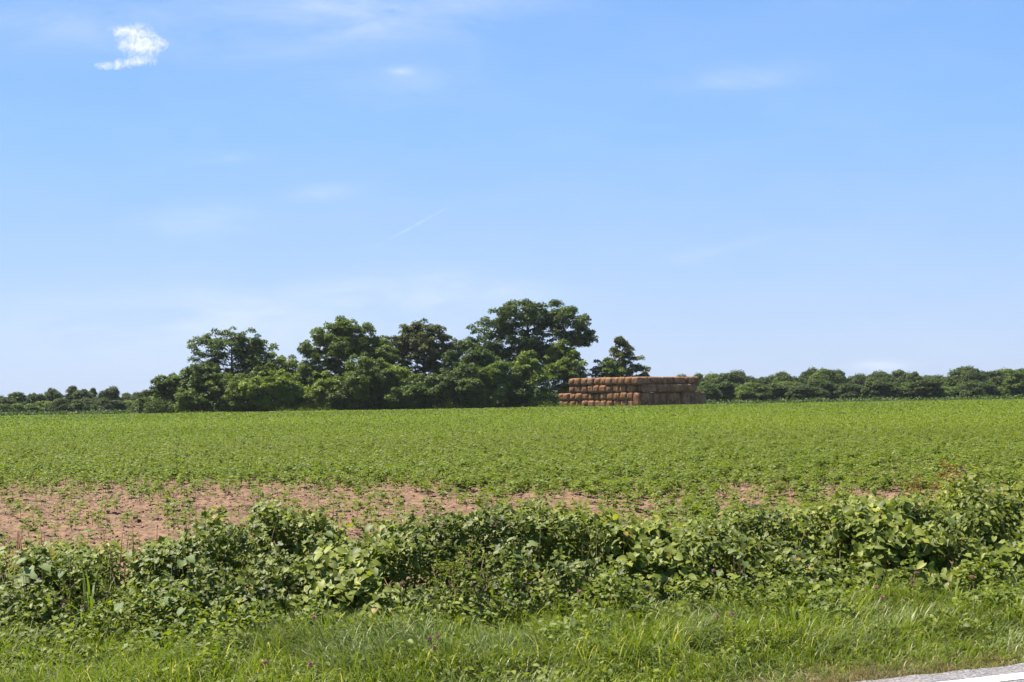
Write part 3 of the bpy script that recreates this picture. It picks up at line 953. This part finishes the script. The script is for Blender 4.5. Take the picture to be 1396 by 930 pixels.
# drill rows, faint
rowdir = np.array([math.cos(R(14)), math.sin(R(14))]); rown = np.array([-rowdir[1], rowdir[0]])
off_ = x * rown[0] + y * rown[1]
snap = np.round(off_ / .38) * .38 - off_
x = x + rown[0] * snap * .8; y = y + rown[1] * snap * .8
order = np.argsort(y)
x, y = x[order], y[order]
zz = ground_z(x, y) + clods(x, y)
vis = np.abs(x) < .352 * y + .1
near_idx = np.where(vis & (y > hedge_back(x) + .9))[0][:300]
label_b = 'young bright green soybean plant standing in the bare reddish soil just beyond the hedge'
for i in near_idx:
    o = bpy.data.objects.new('soybean_plant', bean_mesh[int(rng.integers(6))])
    COL.objects.link(o)
    o.location = (float(x[i]), float(y[i]), float(zz[i]))
    o.rotation_euler = (float(rng.normal(0, .08)), float(rng.normal(0, .08)), float(rng.uniform(0, 6.28)))
    s_ = float(rng.uniform(.75, 1.2)); o.scale = (s_, s_, s_)
    tag(o, label_b, 'soybean plant', 'young soybean plants nearest the hedge')
rest = np.ones(len(x), bool); rest[near_idx] = False
x, y, zz = x[rest], y[rest], zz[rest]
acc = Acc()
which = rng.integers(0, 6, len(x))
rot = rng.uniform(0, 2 * math.pi, len(x)); scl = rng.uniform(.8, 1.25, len(x))
NQ = []
for kk in range(6):
    mk = which == kk
    v, t_, a_, m_ = bean_flat[kk]
    nn = mk.sum()
    if not nn: continue
    c_, s_ = np.cos(rot[mk]), np.sin(rot[mk])
    W = np.empty((nn, len(v), 3))
    W[..., 0] = (v[None, :, 0] * c_[:, None] - v[None, :, 1] * s_[:, None]) * scl[mk][:, None] + x[mk][:, None]
    W[..., 1] = (v[None, :, 0] * s_[:, None] + v[None, :, 1] * c_[:, None]) * scl[mk][:, None] + y[mk][:, None]
    W[..., 2] = v[None, :, 2] * scl[mk][:, None] + zz[mk][:, None]
    T = (t_[None] + (np.arange(nn) * len(v))[:, None, None]).reshape(-1, 3)
    rd = np.clip(a_[None] * .7 + rng.random(nn)[:, None] * .3, 0, 1).ravel()
    acc.V.append(W.reshape(-1, 3)); acc.T.append(T + acc.n); acc.A.append(rd); acc.M.append(np.tile(m_, nn)); acc.n += nn * len(v)
print('near beans', len(x), 'tris', sum(len(q) for q in acc.T))
# farther stand: leaves of whole plants, simpler
N = 84000
y = rng.uniform(58, 199.5, N)
x = rng.uniform(-.42, .42, N) * y
k = rng.random(N) < (1 - bare(x, y))
x, y = x[k], y[k]
zz = ground_z(x, y)
LN = 12
idx = np.repeat(np.arange(len(x)), LN)
big = np.clip(y / 75, 1, 2.2)[idx]
hgt = rng.uniform(.07, .24, len(idx)) * np.clip(1 + .25 * (rng.random(len(x))[idx] - .5), .7, 1.3)
pos = np.c_[x[idx] + rng.normal(0, .09, len(idx)) * big, y[idx] + rng.normal(0, .09, len(idx)) * big, zz[idx] + hgt]
nrm = norm(rng.normal(0, .5, (len(idx), 3)) + np.array([0, 0, 1.0]))
yd = norm(rng.normal(0, 1, (len(idx), 3)) * np.array([1, 1, .4]))
acc.inst(QV * np.array([1.3, 1, 1]), QF, pos, frames(yd, nrm), .070 * big * rng.uniform(.8, 1.3, len(idx)), np.clip(rng.random(len(idx)) * .6 + .2 * rng.random(len(x))[idx] + .45 * (fbm(x * .06, y * .035, 311, 3)[idx] - .40), 0, 1))
tag(acc.build('crop', [M_crop, M_cropstem]), 'dense green stand of young soybeans covering the field to the grove', 'crop', kind='stuff')

# crumbs and old plant litter lying on the bare soil
N = 60000
y = rng.uniform(14.2, 36, N); x = rng.uniform(-.40, .40, N) * y
k = (y > hedge_back(x) + .3) & (rng.random(N) < .15 + .85 * bare(x, y)) & (rng.random(N) < np.clip(fbm(x * 1.1, y * 2.0, 207, 3) * 2.4 - .7, 0, 1))
x, y = x[k], y[k]; N = len(x)
tet = np.array([(1, 0, -.3), (-.5, .9, -.3), (-.6, -.8, -.3), (.1, .1, .8), (.2, -.2, -.9)]); tf_ = np.array([(0, 1, 3), (1, 2, 3), (2, 0, 3), (1, 0, 4), (2, 1, 4), (0, 2, 4)])
acc = Acc()
szs = rng.uniform(.006, .022, N) * (1 + 1.2 * (rng.random(N) < .06))
acc.inst(tet, tf_, np.c_[x, y, ground_z(x, y) + clods(x, y) + .003], frames(rng.normal(0, 1, (N, 3)), rng.normal(0, 1, (N, 3))), szs[:, None] * rng.uniform(.6, 1.4, (N, 3)), rng.random(N))
M_crumb = leaf_mat('crumb', [(0, (.07, .038, .025)), (.5, (.18, .10, .065)), (1, (.34, .22, .14))], 0.0, .9, .1)
tag(acc.build('soil_crumbs', M_crumb), 'loose reddish crumbs of earth scattered over the bare soil', 'soil crumbs', kind='stuff')
acc = Acc(); k = rng.random(N) < .22; n_ = k.sum()
acc.inst(np.array([(-.5, 0, 0), (.5, 0, 0), (.4, 1, .1), (-.4, 1, .1)]), np.array([(0, 1, 2), (0, 2, 3)]), np.c_[x[k] + .03, y[k], ground_z(x[k], y[k]) + clods(x[k], y[k]) + .02],
         frames(rng.normal(0, 1, (n_, 3)) * [1, 1, .15], rng.normal(0, .4, (n_, 3)) + [0, -.3, 1]), np.c_[rng.uniform(.004, .012, n_), rng.uniform(.04, .16, n_), rng.uniform(.04, .16, n_)], rng.random(n_))
M_litter = leaf_mat('litter', [(0, (.06, .035, .022)), (.6, (.17, .11, .06)), (1, (.42, .34, .22))], 0.1, .8, .1)
tag(acc.build('plant_litter', M_litter), 'dry brown stalks and litter scattered over the bare soil', 'plant litter', kind='stuff')

# ------------------------------------------------------------------ hedge of vines
sky_px = np.array([(-120, 752), (0, 746), (60, 744), (130, 740), (200, 732), (280, 716), (330, 706), (370, 702), (430, 712), (470, 728), (500, 726), (540, 710),
                   (600, 702), (660, 692), (720, 697), (800, 702), (870, 713), (940, 713), (1010, 702), (1080, 692), (1150, 688), (1220, 676), (1300, 671), (1396, 670), (1520, 668)], float)
hx, hz = [], []
for px, py in sky_px:
    d = ray(px, py)
    X_ = d[0] / d[1] * 12.6
    Y_ = (hedge_front(np.array([X_]))[0] + hedge_back(X_)) / 2 + .2
    p_ = at_depth(px, py, Y_)
    hx.append(p_[0]); hz.append(p_[2])


def hedge_h(x, t_):
    H = np.interp(x, hx, hz)
    prof = np.where(t_ < .62, np.sin(np.clip(t_ / .62, 0, 1) * math.pi / 2) ** .75, np.cos(np.clip((t_ - .62) / .40, 0, 1) * math.pi / 2) ** .6)
    lump = fbm(x * 1.7, t_ * 3.1 + 4, 51, 3) - .5
    return H * prof * (1 + .50 * lump), H


root = empty('vine_hedge', (0, 12.4, 0), 'low tangled hedge of broad leaved vines between the roadside grass and the field', 'hedge')
TV, TF = leaf_tmpl(.85, .10, .22, heart=1.0)
BV, BF = lobed_tmpl()
OV, OF = leaf_tmpl(.50, .08, .18)
N = 110000
x = rng.uniform(-6.2, 7.0, N)
t_ = rng.random(N)
h, Hm = hedge_h(x, t_)
eps = .02
dz_t = (hedge_h(x, t_ + eps)[0] - h) / (eps * 2.0)
y = hedge_front(x) * (1 - t_) + hedge_back(x) * t_
nrm_s = norm(np.c_[np.zeros(N), -dz_t, np.ones(N)])
hole = np.clip((.495 - fbm(x * 2.3 + 9, (t_ * 2 + h * 1.6) * 2.3, 61, 3)) * 5, 0, 1)       # hollows between the vines
deep = rng.random(N) ** 1.6 * .24 + hole * .34
pos = np.c_[x, y, h] - nrm_s * deep[:, None] * (.6 + .8 * np.clip(h / .4, 0, 1))[:, None] + rng.normal(0, .025, (N, 3))
spr = rng.random(N) < .02
pos[spr, 2] += rng.uniform(.03, .14, spr.sum())
pos[:, 2] = np.maximum(pos[:, 2], .03)
keepm = (rng.random(N) > hole * .86)
region = fbm(x * .9 + 30, t_ * 1.5 + x * .3, 71, 3)
nrm = norm(nrm_s * .55 + np.array([-.10, -.22, .75]) + rng.normal(0, .42, (N, 3)))
yd = norm(np.c_[rng.normal(0, .8, N), -np.abs(rng.normal(.5, .5, N)), rng.normal(-.35, .3, N)])
size = rng.uniform(.030, .070, N) * (1 + .22 * (region > .55))
rnd = np.clip(rng.random(N) ** 1.3 * .75 + (region - .5) * .7 + .08 + .25 * (t_ > .5) * rng.random(N), 0, .96)
rnd = np.where(rng.random(N) < .012, 1.0, rnd)
Rm = frames(yd, nrm)
kind = np.where(region > .53, 0, np.where(fbm(x * 1.2, t_ * 4, 83, 3) > .5, 1, 2))
kind = np.where(rng.random(N) < .15, rng.integers(0, 3, N), kind)
acc = Acc()
for kk, (a_, b_) in enumerate([(TV, TF), (BV, BF), (OV, OF)]):
    mk = keepm & (kind == kk)
    acc.inst(a_, b_, pos[mk], Rm[mk], size[mk] * (.95 if kk == 1 else 1.15 if kk == 2 else 1.0), rnd[mk])
acc.build('foliage', M_vine, root, (0, 12.4, 0))
acc = Acc()
for i in range(420):
    xx = rng.uniform(-6, 6.8); tt = rng.uniform(.08, .95)
    h_, _ = hedge_h(np.array([xx]), np.array([tt]))
    yy = hedge_front(np.array([xx]))[0] * (1 - tt) + hedge_back(xx) * tt
    a = rng.uniform(0, 6.28); l_ = rng.uniform(.1, .45)
    b0 = np.array([xx, yy, 0.0]); e = np.array([xx + math.cos(a) * l_, yy + math.sin(a) * l_ * .6, float(h_[0]) * rng.uniform(.7, 1.02)])
    tube(acc, [b0, (b0 + e) / 2 + rng.normal(0, .05, 3), e], [.006, .0045, .002], 4)
tag(acc.build('stem', M_stem, root, (0, 12.4, 0)), kind='stuff')

# ------------------------------------------------------------------ verge grass
BLADES = [blade_tmpl(b_, 4) for b_ in (.35, .8, 1.3)]


def grass(N, xr, yfun, lfun, wfun, rfun, clump, seed, lean=0.25, dens=None):
    r = np.random.default_rng(seed)
    nc = N // clump
    cx = r.uniform(xr[0], xr[1], nc)
    t0, t1 = yfun(cx)
    cy = t0 + (t1 - t0) * r.random(nc)
    if dens is not None:
        kk = r.random(nc) < dens(cx, cy); cx, cy = cx[kk], cy[kk]; nc = len(cx)
    idx = np.repeat(np.arange(nc), clump)
    a = r.uniform(0, 2 * math.pi, len(idx))
    rr = r.random(len(idx)) ** .6 * .045
    x_ = cx[idx] + np.cos(a) * rr; y_ = cy[idx] + np.sin(a) * rr
    z_ = ground_z(x_, y_) - .01
    wind = fbm(x_ * .8, y_ * .8, seed + 3, 3) * 6.28 * 1.5
    out_ = np.c_[np.cos(a), np.sin(a)] * .5 + np.c_[np.cos(wind), np.sin(wind)] * .7 + r.normal(0, .3, (len(idx), 2))
    inc = np.abs(r.normal(lean, .30, len(idx)))
    yd_ = norm(np.c_[out_ * inc[:, None], np.ones(len(idx))])
    nr_ = norm(np.c_[out_, np.zeros(len(idx)) + .05])      # blade bends towards +z local = outwards
    L_ = lfun(x_, y_, r) * r.uniform(.55, 1.25, len(idx)); W_ = wfun(r, len(idx))
    rd = np.clip(rfun(x_, y_, r), 0, 1)
    ac = Acc()
    kk = r.integers(0, 3, len(idx))
    Fm = frames(yd_, nr_)
    for q_ in range(3):
        m = kk == q_
        ac.inst(BLADES[q_][0], BLADES[q_][1], np.c_[x_, y_, z_][m], Fm[m], np.c_[W_, L_, L_][m], rd[m])
    return ac


def edge_y(x):                              # y of the asphalt edge at x
    return RO[1] + (x - RO[0]) * RD[1] / RD[0]


def gl(x_, y_, r):
    rd = road_dist(x_, y_)
    base = .05 + .17 * np.clip(rd / 1.2, 0, 1)
    base = base + .10 * np.clip(fbm(x_ * 1.4, y_ * 1.4, 8, 3) - .42, 0, 1) * 4 * np.clip(rd / 1.2 - .3, 0, 1)
    return base


def gr_(x_, y_, r):
    n = fbm(x_ * 1.6, y_ * 1.6, 15, 3)
    rd = road_dist(x_, y_)
    dry = np.clip(1 - rd / .75, 0, 1) * .35
    tn = vnoise(x_ * 9, y_ * 9, 77)
    v = r.random(len(x_)) ** 1.2 * .62 + (n - .5) * .7 + (tn - .5) * .35 + dry * r.random(len(x_))
    return np.where(r.random(len(x_)) < .065, .96 + .04 * r.random(len(x_)), v)


print('grass')
ga = grass(150000, (-5.2, 6.2), lambda x: (np.maximum(edge_y(x) + .06, 7.6 + 0 * x), hedge_front(x) + .30), gl, lambda r, n: r.uniform(.004, .0115, n), gr_, 11, 5, lean=.55,
           dens=lambda x, y: np.clip(.15 + .85 * np.clip(road_dist(x, y) / (.35 + .5 * np.clip((x - .5) / 3, 0, 1)), 0, 1) - 1.6 * np.clip(.40 - fbm(x * 2.6, y * 2.6, 333, 3), 0, 1) * 3, .05, 1))
tag(ga.build('grass', M_grass), 'long green grass of the verge between the hedge and the road', 'grass', kind='stuff')
gd = grass(52000, (-4.5, 6.2), lambda x: (np.maximum(edge_y(x) - .01, 7.4 + 0 * x), edge_y(x) + .45 + .75 * np.clip((x - .5) / 3, 0, 1)), lambda x, y, r: .05 + .07 * r.random(len(x)), lambda r, n: r.uniform(.002, .005, n),
           lambda x, y, r: r.random(len(x)), 12, 6, lean=.9, dens=lambda x, y: np.clip((fbm(x * 2.2, y * 2.2, 44, 3) - .36 + .05 * (x - 1)) * 4, 0.10, 1))
tag(gd.build('dry_grass', M_drygrass), 'short dry brown grass along the edge of the asphalt', 'grass', kind='stuff')

# low broad leaved weeds and clover leaves growing through the grass
N = 60000
x = rng.uniform(-5.0, 6.2, N)
t_ = rng.random(N) ** .7
y0 = edge_y(x) + .35; y1 = hedge_front(x) + .35
y = y0 + (y1 - y0) * t_
dens = np.clip(.26 + .74 * t_ - .14 * x * (1 - t_ * .6) + (fbm(x * 1.5, y * 1.5, 99, 3) - .5) * 1.6, 0, 1)
k = (rng.random(N) < dens) & (y > 7.6)
x, y, t_ = x[k], y[k], t_[k]; N = len(x)
cl = np.clip(fbm(x * 2.6, y * 2.6, 42, 3) - .3, 0, 1)
zz = ground_z(x, y) + rng.random(N) ** .6 * (.04 + (.10 + .75 * t_) * cl * 1.15)
nrm = norm(rng.normal(0, .42, (N, 3)) + np.array([-.1, -.2, 1.0])); yd = norm(rng.normal(0, 1, (N, 3)) * np.array([1, 1, .4]) + np.array([0, -.3, -.1]))
Rm = frames(yd, nrm)
acc = Acc()
sz = rng.uniform(.018, .048, N) * (1 + .5 * (rng.random(N) < .15))
k2 = rng.random(N) < .5
acc.inst(OV * np.array([1.2, 1, 1]), OF, np.c_[x, y, zz][k2], Rm[k2], sz[k2] * 1.15, rng.random(k2.sum()) * .93)
acc.inst(TV, TF, np.c_[x, y, zz][~k2], Rm[~k2], sz[~k2] * .85, rng.random((~k2).sum()) * .93)
tag(acc.build('verge_weeds', M_weed), 'small broad leaved weeds and clover leaves mixed through the verge grass', 'weeds', kind='stuff')

# ------------------------------------------------------------------ single plants one can point to
def ground_at(px, py, lift=0.0):
    p_ = at_z(px, py, lift)
    return np.array([p_[0], p_[1], float(ground_z(p_[0], p_[1]))])


def big_leaf_plant(px, py, D, nleaf, size, label, seed):
    r = np.random.default_rng(seed)
    c_ = at_depth(px, py, D)
    g0 = float(ground_z(c_[0], D))
    root = empty('large_leaved_plant', (c_[0], D, g0), label, 'plant', 'pale large leaved plants in the hedge')
    st = Acc()
    for i in range(nleaf):
        e = np.array([r.normal(0, .13), r.normal(-.02, .05), c_[2] - g0 + r.normal(0, .07)])
        tube(st, [(0, .08, 0), e * np.array([.9, 1, .55]) + [0, .05, 0], e], [.003, .0025, .002], 4)
        ac = Acc()
        nr = norm(np.array([[r.normal(0, .3), -.30 + r.normal(0, .15), 1.0]]))
        yd_ = norm(np.array([[r.normal(0, .9), -.5, -.25]]))
        ac.inst(TV, TF, e[None], frames(yd_, nr), np.array([size * r.uniform(.75, 1.2)]), np.array([r.random()]))
        ac.build('leaf', M_bigleaf, root)
    st.build('stem', M_stem, root)


big_leaf_plant(243, 748, 11.33, 9, .084, 'pale grey green large leaved plant high in the left mound of the hedge', 1)
big_leaf_plant(30, 775, 10.58, 9, .079, 'pale large leaved plant in the hedge at the left border', 2)
big_leaf_plant(205, 832, 10.43, 10, .079, 'pale large leaved plant low at the front foot of the hedge', 3)
big_leaf_plant(265, 785, 11.03, 7, .073, 'few pale broad leaves on the face of the left hedge mound', 4)
big_leaf_plant(705, 745, 11.58, 8, .068, 'pale broad leaves catching light on the middle hedge mound', 5)
big_leaf_plant(1290, 715, 12.58, 9, .068, 'pale broad leaves high in the right hand hedge mound', 6)
big_leaf_plant(1010, 755, 11.78, 7, .063, 'pale broad leaves in the hedge above the densest tall grass', 7)


def tuft(px, py, n, L, label, seed, wd=.014, spread=.10, name='grass_tuft', mat=None, lean=.25):
    r = np.random.default_rng(seed)
    g = ground_at(px, py)
    ac = Acc()
    a = r.uniform(0, 6.28, n); rr = r.random(n) * spread
    pos_ = np.c_[np.cos(a) * rr, np.sin(a) * rr * .6, np.zeros(n)]
    o2 = np.c_[np.cos(a), np.sin(a)]
    inc = np.abs(r.normal(lean, .15, n))
    yd_ = norm(np.c_[o2 * inc[:, None], np.ones(n)]); nr_ = norm(np.c_[o2, np.zeros(n)])
    L_ = L * r.uniform(.55, 1.1, n)
    kk = r.integers(0, 3, n)
    for q_ in range(3):
        m = kk == q_
        if m.any(): ac.inst(BLADES[q_][0], BLADES[q_][1], pos_[m], frames(yd_, nr_)[m], np.c_[r.uniform(.6, 1.2, m.sum()) * wd, L_[m], L_[m]], r.random(m.sum()) * .6 + .15)
    o = ac.build(name, mat or M_grass)
    o.location = tuple(float(v) for v in g)
    tag(o, label, 'grass tuft', 'tufts of taller grass on the verge')


tuft(124, 872, 40, .60, 'tall broad bladed grass tuft in front of the left end of the hedge', 1, wd=.022, spread=.20, lean=.10)
tuft(350, 868, 22, .34, 'grass tuft below the left hedge mound with arching blades', 2)
tuft(60, 880, 26, .30, 'arching grass tuft near the left border in front of the hedge', 3)
tuft(650, 845, 14, .34, 'few long pale arching blades under the middle of the hedge', 4, lean=.5)
tuft(1085, 860, 60, .40, 'dense tall grass tuft right of centre below the hedge', 5, spread=.22)
tuft(1160, 850, 60, .38, 'dense tall grass tuft left of the two pink clover blooms', 6, spread=.22)
tuft(1010, 868, 50, .32, 'leafy grass tuft at the left end of the tall grass patch', 7, spread=.2)
tuft(1300, 835, 50, .36, 'upright grass tuft below the right hand hedge mound', 8, spread=.2)
tuft(1375, 850, 46, .34, 'grass tuft at the right border above the road edge', 9, spread=.2)
tuft(760, 870, 40, .30, 'grass tuft on the verge below the middle hedge mound', 10, spread=.2)
tuft(470, 890, 34, .26, 'low grass tuft left of centre near the bottom of the verge', 11, spread=.18)
tuft(1235, 868, 44, .33, 'grass tuft directly below the two pink clover blooms', 12, spread=.2)


def clover(px, py, h, label, seed):
    r = np.random.default_rng(seed)
    D0 = at_z(px, py, h)
    gz_ = float(ground_z(D0[0], D0[1]))
    root = empty('red_clover', (D0[0], D0[1], gz_), label, 'clover', 'pink clover blooms on the verge')
    st = Acc(); tube(st, [(0.02, 0, 0), (.01, 0, h * .5), (0, 0, h - gz_)], [.002, .002, .0015], 4)
    k_ = 6
    a = r.uniform(0, 6.28, k_)
    st.inst(OV, OF, np.c_[np.zeros(k_), np.zeros(k_), r.uniform(.3, .9, k_) * h], frames(np.c_[np.cos(a), np.sin(a), np.full(k_, .2)], np.tile([0, 0, 1.0], (k_, 1))), np.full(k_, .035), r.random(k_), 1)
    st.build('stem', [M_stem, M_weed], root)
    fl = Acc(); n = 70
    d = norm(r.normal(0, 1, (n, 3)))
    fl.inst(QV, QF, d * .004 + np.array([0, 0, h - gz_ + .006]), frames(d, norm(r.normal(0, 1, (n, 3)))), np.full(n, .012), r.random(n))
    fl.build('flower_head', M_pink, root)


for i, (px, py, h, lb) in enumerate([
        (1195, 802, .34, 'pink clover bloom, upper of the close pair right of the tall grass'),
        (1203, 816, .30, 'pink clover bloom, lower of the close pair right of the tall grass'),
        (1249, 782, .38, 'pink clover bloom against the foot of the right hedge mound'),
        (1244, 794, .34, 'pale pink clover bloom just below the one at the right mound'),
        (1326, 788, .36, 'faded clover bloom furthest right, near the hedge foot'),
        (547, 797, .38, 'pink clover bloom on the hedge foot left of centre'),
        (597, 869, .24, 'pink clover bloom, right of the pair low on the verge'),
        (586, 871, .22, 'pale clover bloom, left of the pair low on the verge'),
        (592, 884, .18, 'whitish clover bloom just below the pair low on the verge'),
        (423, 907, .16, 'pink clover bloom near the bottom, left of centre'),
        (361, 904, .18, 'pink clover bloom nearest the bottom left'),
        (428, 843, .28, 'mauve clover bloom at the foot of the hedge left of centre'),
        (790, 808, .34, 'dull pink clover bloom in front of the middle hedge hollow'),
        (978, 842, .26, 'pale clover bloom on the verge below the hedge right of centre'),
        (998, 838, .28, 'brownish clover bloom beside the pale one right of centre'),
        (973, 779, .36, 'dull pink clover bloom on the low vines right of centre')]):
    clover(px, py, h, lb, 40 + i)


def weed(px, py, D, label, seed, H=None, leaf=.03, n=260, col=None, wide_=.12):
    """feathery many-branched weed standing in the hedge"""
    r = np.random.default_rng(seed)
    top = at_depth(px, py, D); g0 = float(ground_z(top[0], D)); H = top[2] - g0
    root = empty('feathery_weed', (top[0], D, g0), label, 'weed', 'feathery weeds in the hedge')
    st = Acc(); tube(st, [(0, 0, 0), (.01, 0, H * .5), (0, 0, H)], [.005, .004, .002], 4)
    P = []
    for i in range(26):
        z_ = H * r.uniform(.3, 1); a = r.uniform(0, 6.28); l_ = wide_ * (1.25 - z_ / H) + .03
        e = np.array([math.cos(a) * l_, math.sin(a) * l_, z_ + .05]); s_ = np.array([0, 0, z_])
        tube(st, [s_, e], [.002, .001], 3)
        for q_ in range(n // 26): P.append(s_ + (e - s_) * r.uniform(.3, 1.1) + r.normal(0, .008, 3))
    st.build('stem', M_stem, root)
    P = np.array(P); k_ = len(P)
    lf = Acc(); lf.inst(OV * np.array([.6, 1, 1]), OF, P, frames(r.normal(0, 1, (k_, 3)) + [0, -.2, .5], r.normal(0, .5, (k_, 3)) + [0, 0, 1]), r.uniform(.7, 1.3, k_) * leaf, r.random(k_) * .9)
    lf.build('foliage', col or M_weed, root)


weed(150, 745, 10.95, 'feathery green weed standing up in the left part of the hedge', 1)
weed(95, 765, 10.65, 'feathery weed at the left end of the hedge', 2)
weed(640, 752, 11.15, 'bushy grey green weed on the face of the middle hedge mound', 3, n=420, wide_=.2)
weed(612, 765, 11.15, 'bushy weed left of the grey green one on the middle mound', 8, n=380, wide_=.18)
weed(330, 765, 10.95, 'bright sprig on the face of the left hedge mound', 4)
weed(515, 745, 11.65, 'dark feathery weed in the dip between the two hedge mounds', 5, n=420)
weed(1290, 634, 22.5, 'orange leaved weed standing in the field beyond the right part of the hedge', 6, leaf=.06, n=200, col=M_orange, wide_=.28)
weed(1245, 648, 21.0, 'orange tinged weed left of the taller orange one beyond the hedge', 7, leaf=.05, n=120, col=M_orange, wide_=.2)

# reddish stubble stalks along the field edge on the left
for i in range(26):
    px = rng.uniform(8, 260); 
    g = ground_at(px, 752 - px * .03)
    g[1] = 13.6 + rng.uniform(-.5, .9) - .2; g[0] = (px - 698) / F * g[1]
    g[2] = float(ground_z(g[0], g[1]))
    h_ = float(at_depth(px, rng.uniform(722, 738) - max(0, px - 100) * .12, g[1])[2] - g[2])
    ac = Acc(); lx, ly = rng.normal(0, .03, 2)
    tube(ac, [(0, 0, -.02), (lx * .4, ly * .4, h_ * .5), (lx, ly, h_)], [.007, .006, .004], 5)
    o = ac.build('dry_stalk', M_redstem); o.location = tuple(float(v) for v in g)
    tag(o, 'thin upright reddish brown stalk behind the left part of the hedge', 'stalk', 'reddish stalks at the field edge')

# dark clod of earth on the bare patch and pale fallen stems
g = ground_at(302, 702)
ac = Acc(); d = norm(rng.normal(0, 1, (1, 3)))
u, v = np.meshgrid(np.linspace(0, math.pi, 9), np.linspace(0, 2 * math.pi, 12, endpoint=False), indexing='ij')
sph = np.stack([np.sin(u) * np.cos(v), np.sin(u) * np.sin(v), np.cos(u)], -1).reshape(-1, 3)
sph = sph * (.75 + .5 * fbm(sph[:, 0] * 2 + 5, sph[:, 1] * 2 + sph[:, 2] * 2, 9, 3))[:, None] * np.array([.11, .09, .10])
T = []
for i in range(8):
    for j in range(12):
        a, b_ = i * 12 + j, i * 12 + (j + 1) % 12
        T += [(a, a + 12, b_), (b_, a + 12, b_ + 12)]
ac.add(sph + [0, 0, .04], T)
M_clod = rough_mat('dark_clod', (.06, .03, .02), (.14, .07, .045), 30)
o = ac.build('earth_clod', M_clod); o.location = tuple(float(v) for v in g)
tag(o, 'dark reddish clod of earth lying on the bare soil above the left hedge mound', 'clod')

# ------------------------------------------------------------------ thin summer haze
V = np.array([(sx_, sy_, sz_) for sx_ in (-900, 900) for sy_ in (-120, 900) for sz_ in (-14, 32)], float)
T = np.array([(0, 1, 3), (0, 3, 2), (4, 6, 7), (4, 7, 5), (0, 4, 5), (0, 5, 1), (2, 3, 7), (2, 7, 6), (0, 2, 6), (0, 6, 4), (1, 5, 7), (1, 7, 3)])
HAZE = 0.00006
if HAZE:
    M_haze, t, out = new_mat('haze')
    pv = t.node('ShaderNodeVolumePrincipled')
    pv.inputs['Color'].default_value = (.93, .96, 1.0, 1)
    pv.inputs['Density'].default_value = HAZE
    pv.inputs['Anisotropy'].default_value = 0.2
    M_haze.node_tree.links.new(pv.outputs[0], out.inputs['Volume'])
    ac = Acc(); ac.add(V, T)
    tag(ac.build('haze', M_haze), 'thin pale summer haze over the whole field', 'haze', kind='stuff')
print('tris total', sum(len(o.data.polygons) for o in SC.objects if o.type == 'MESH'))
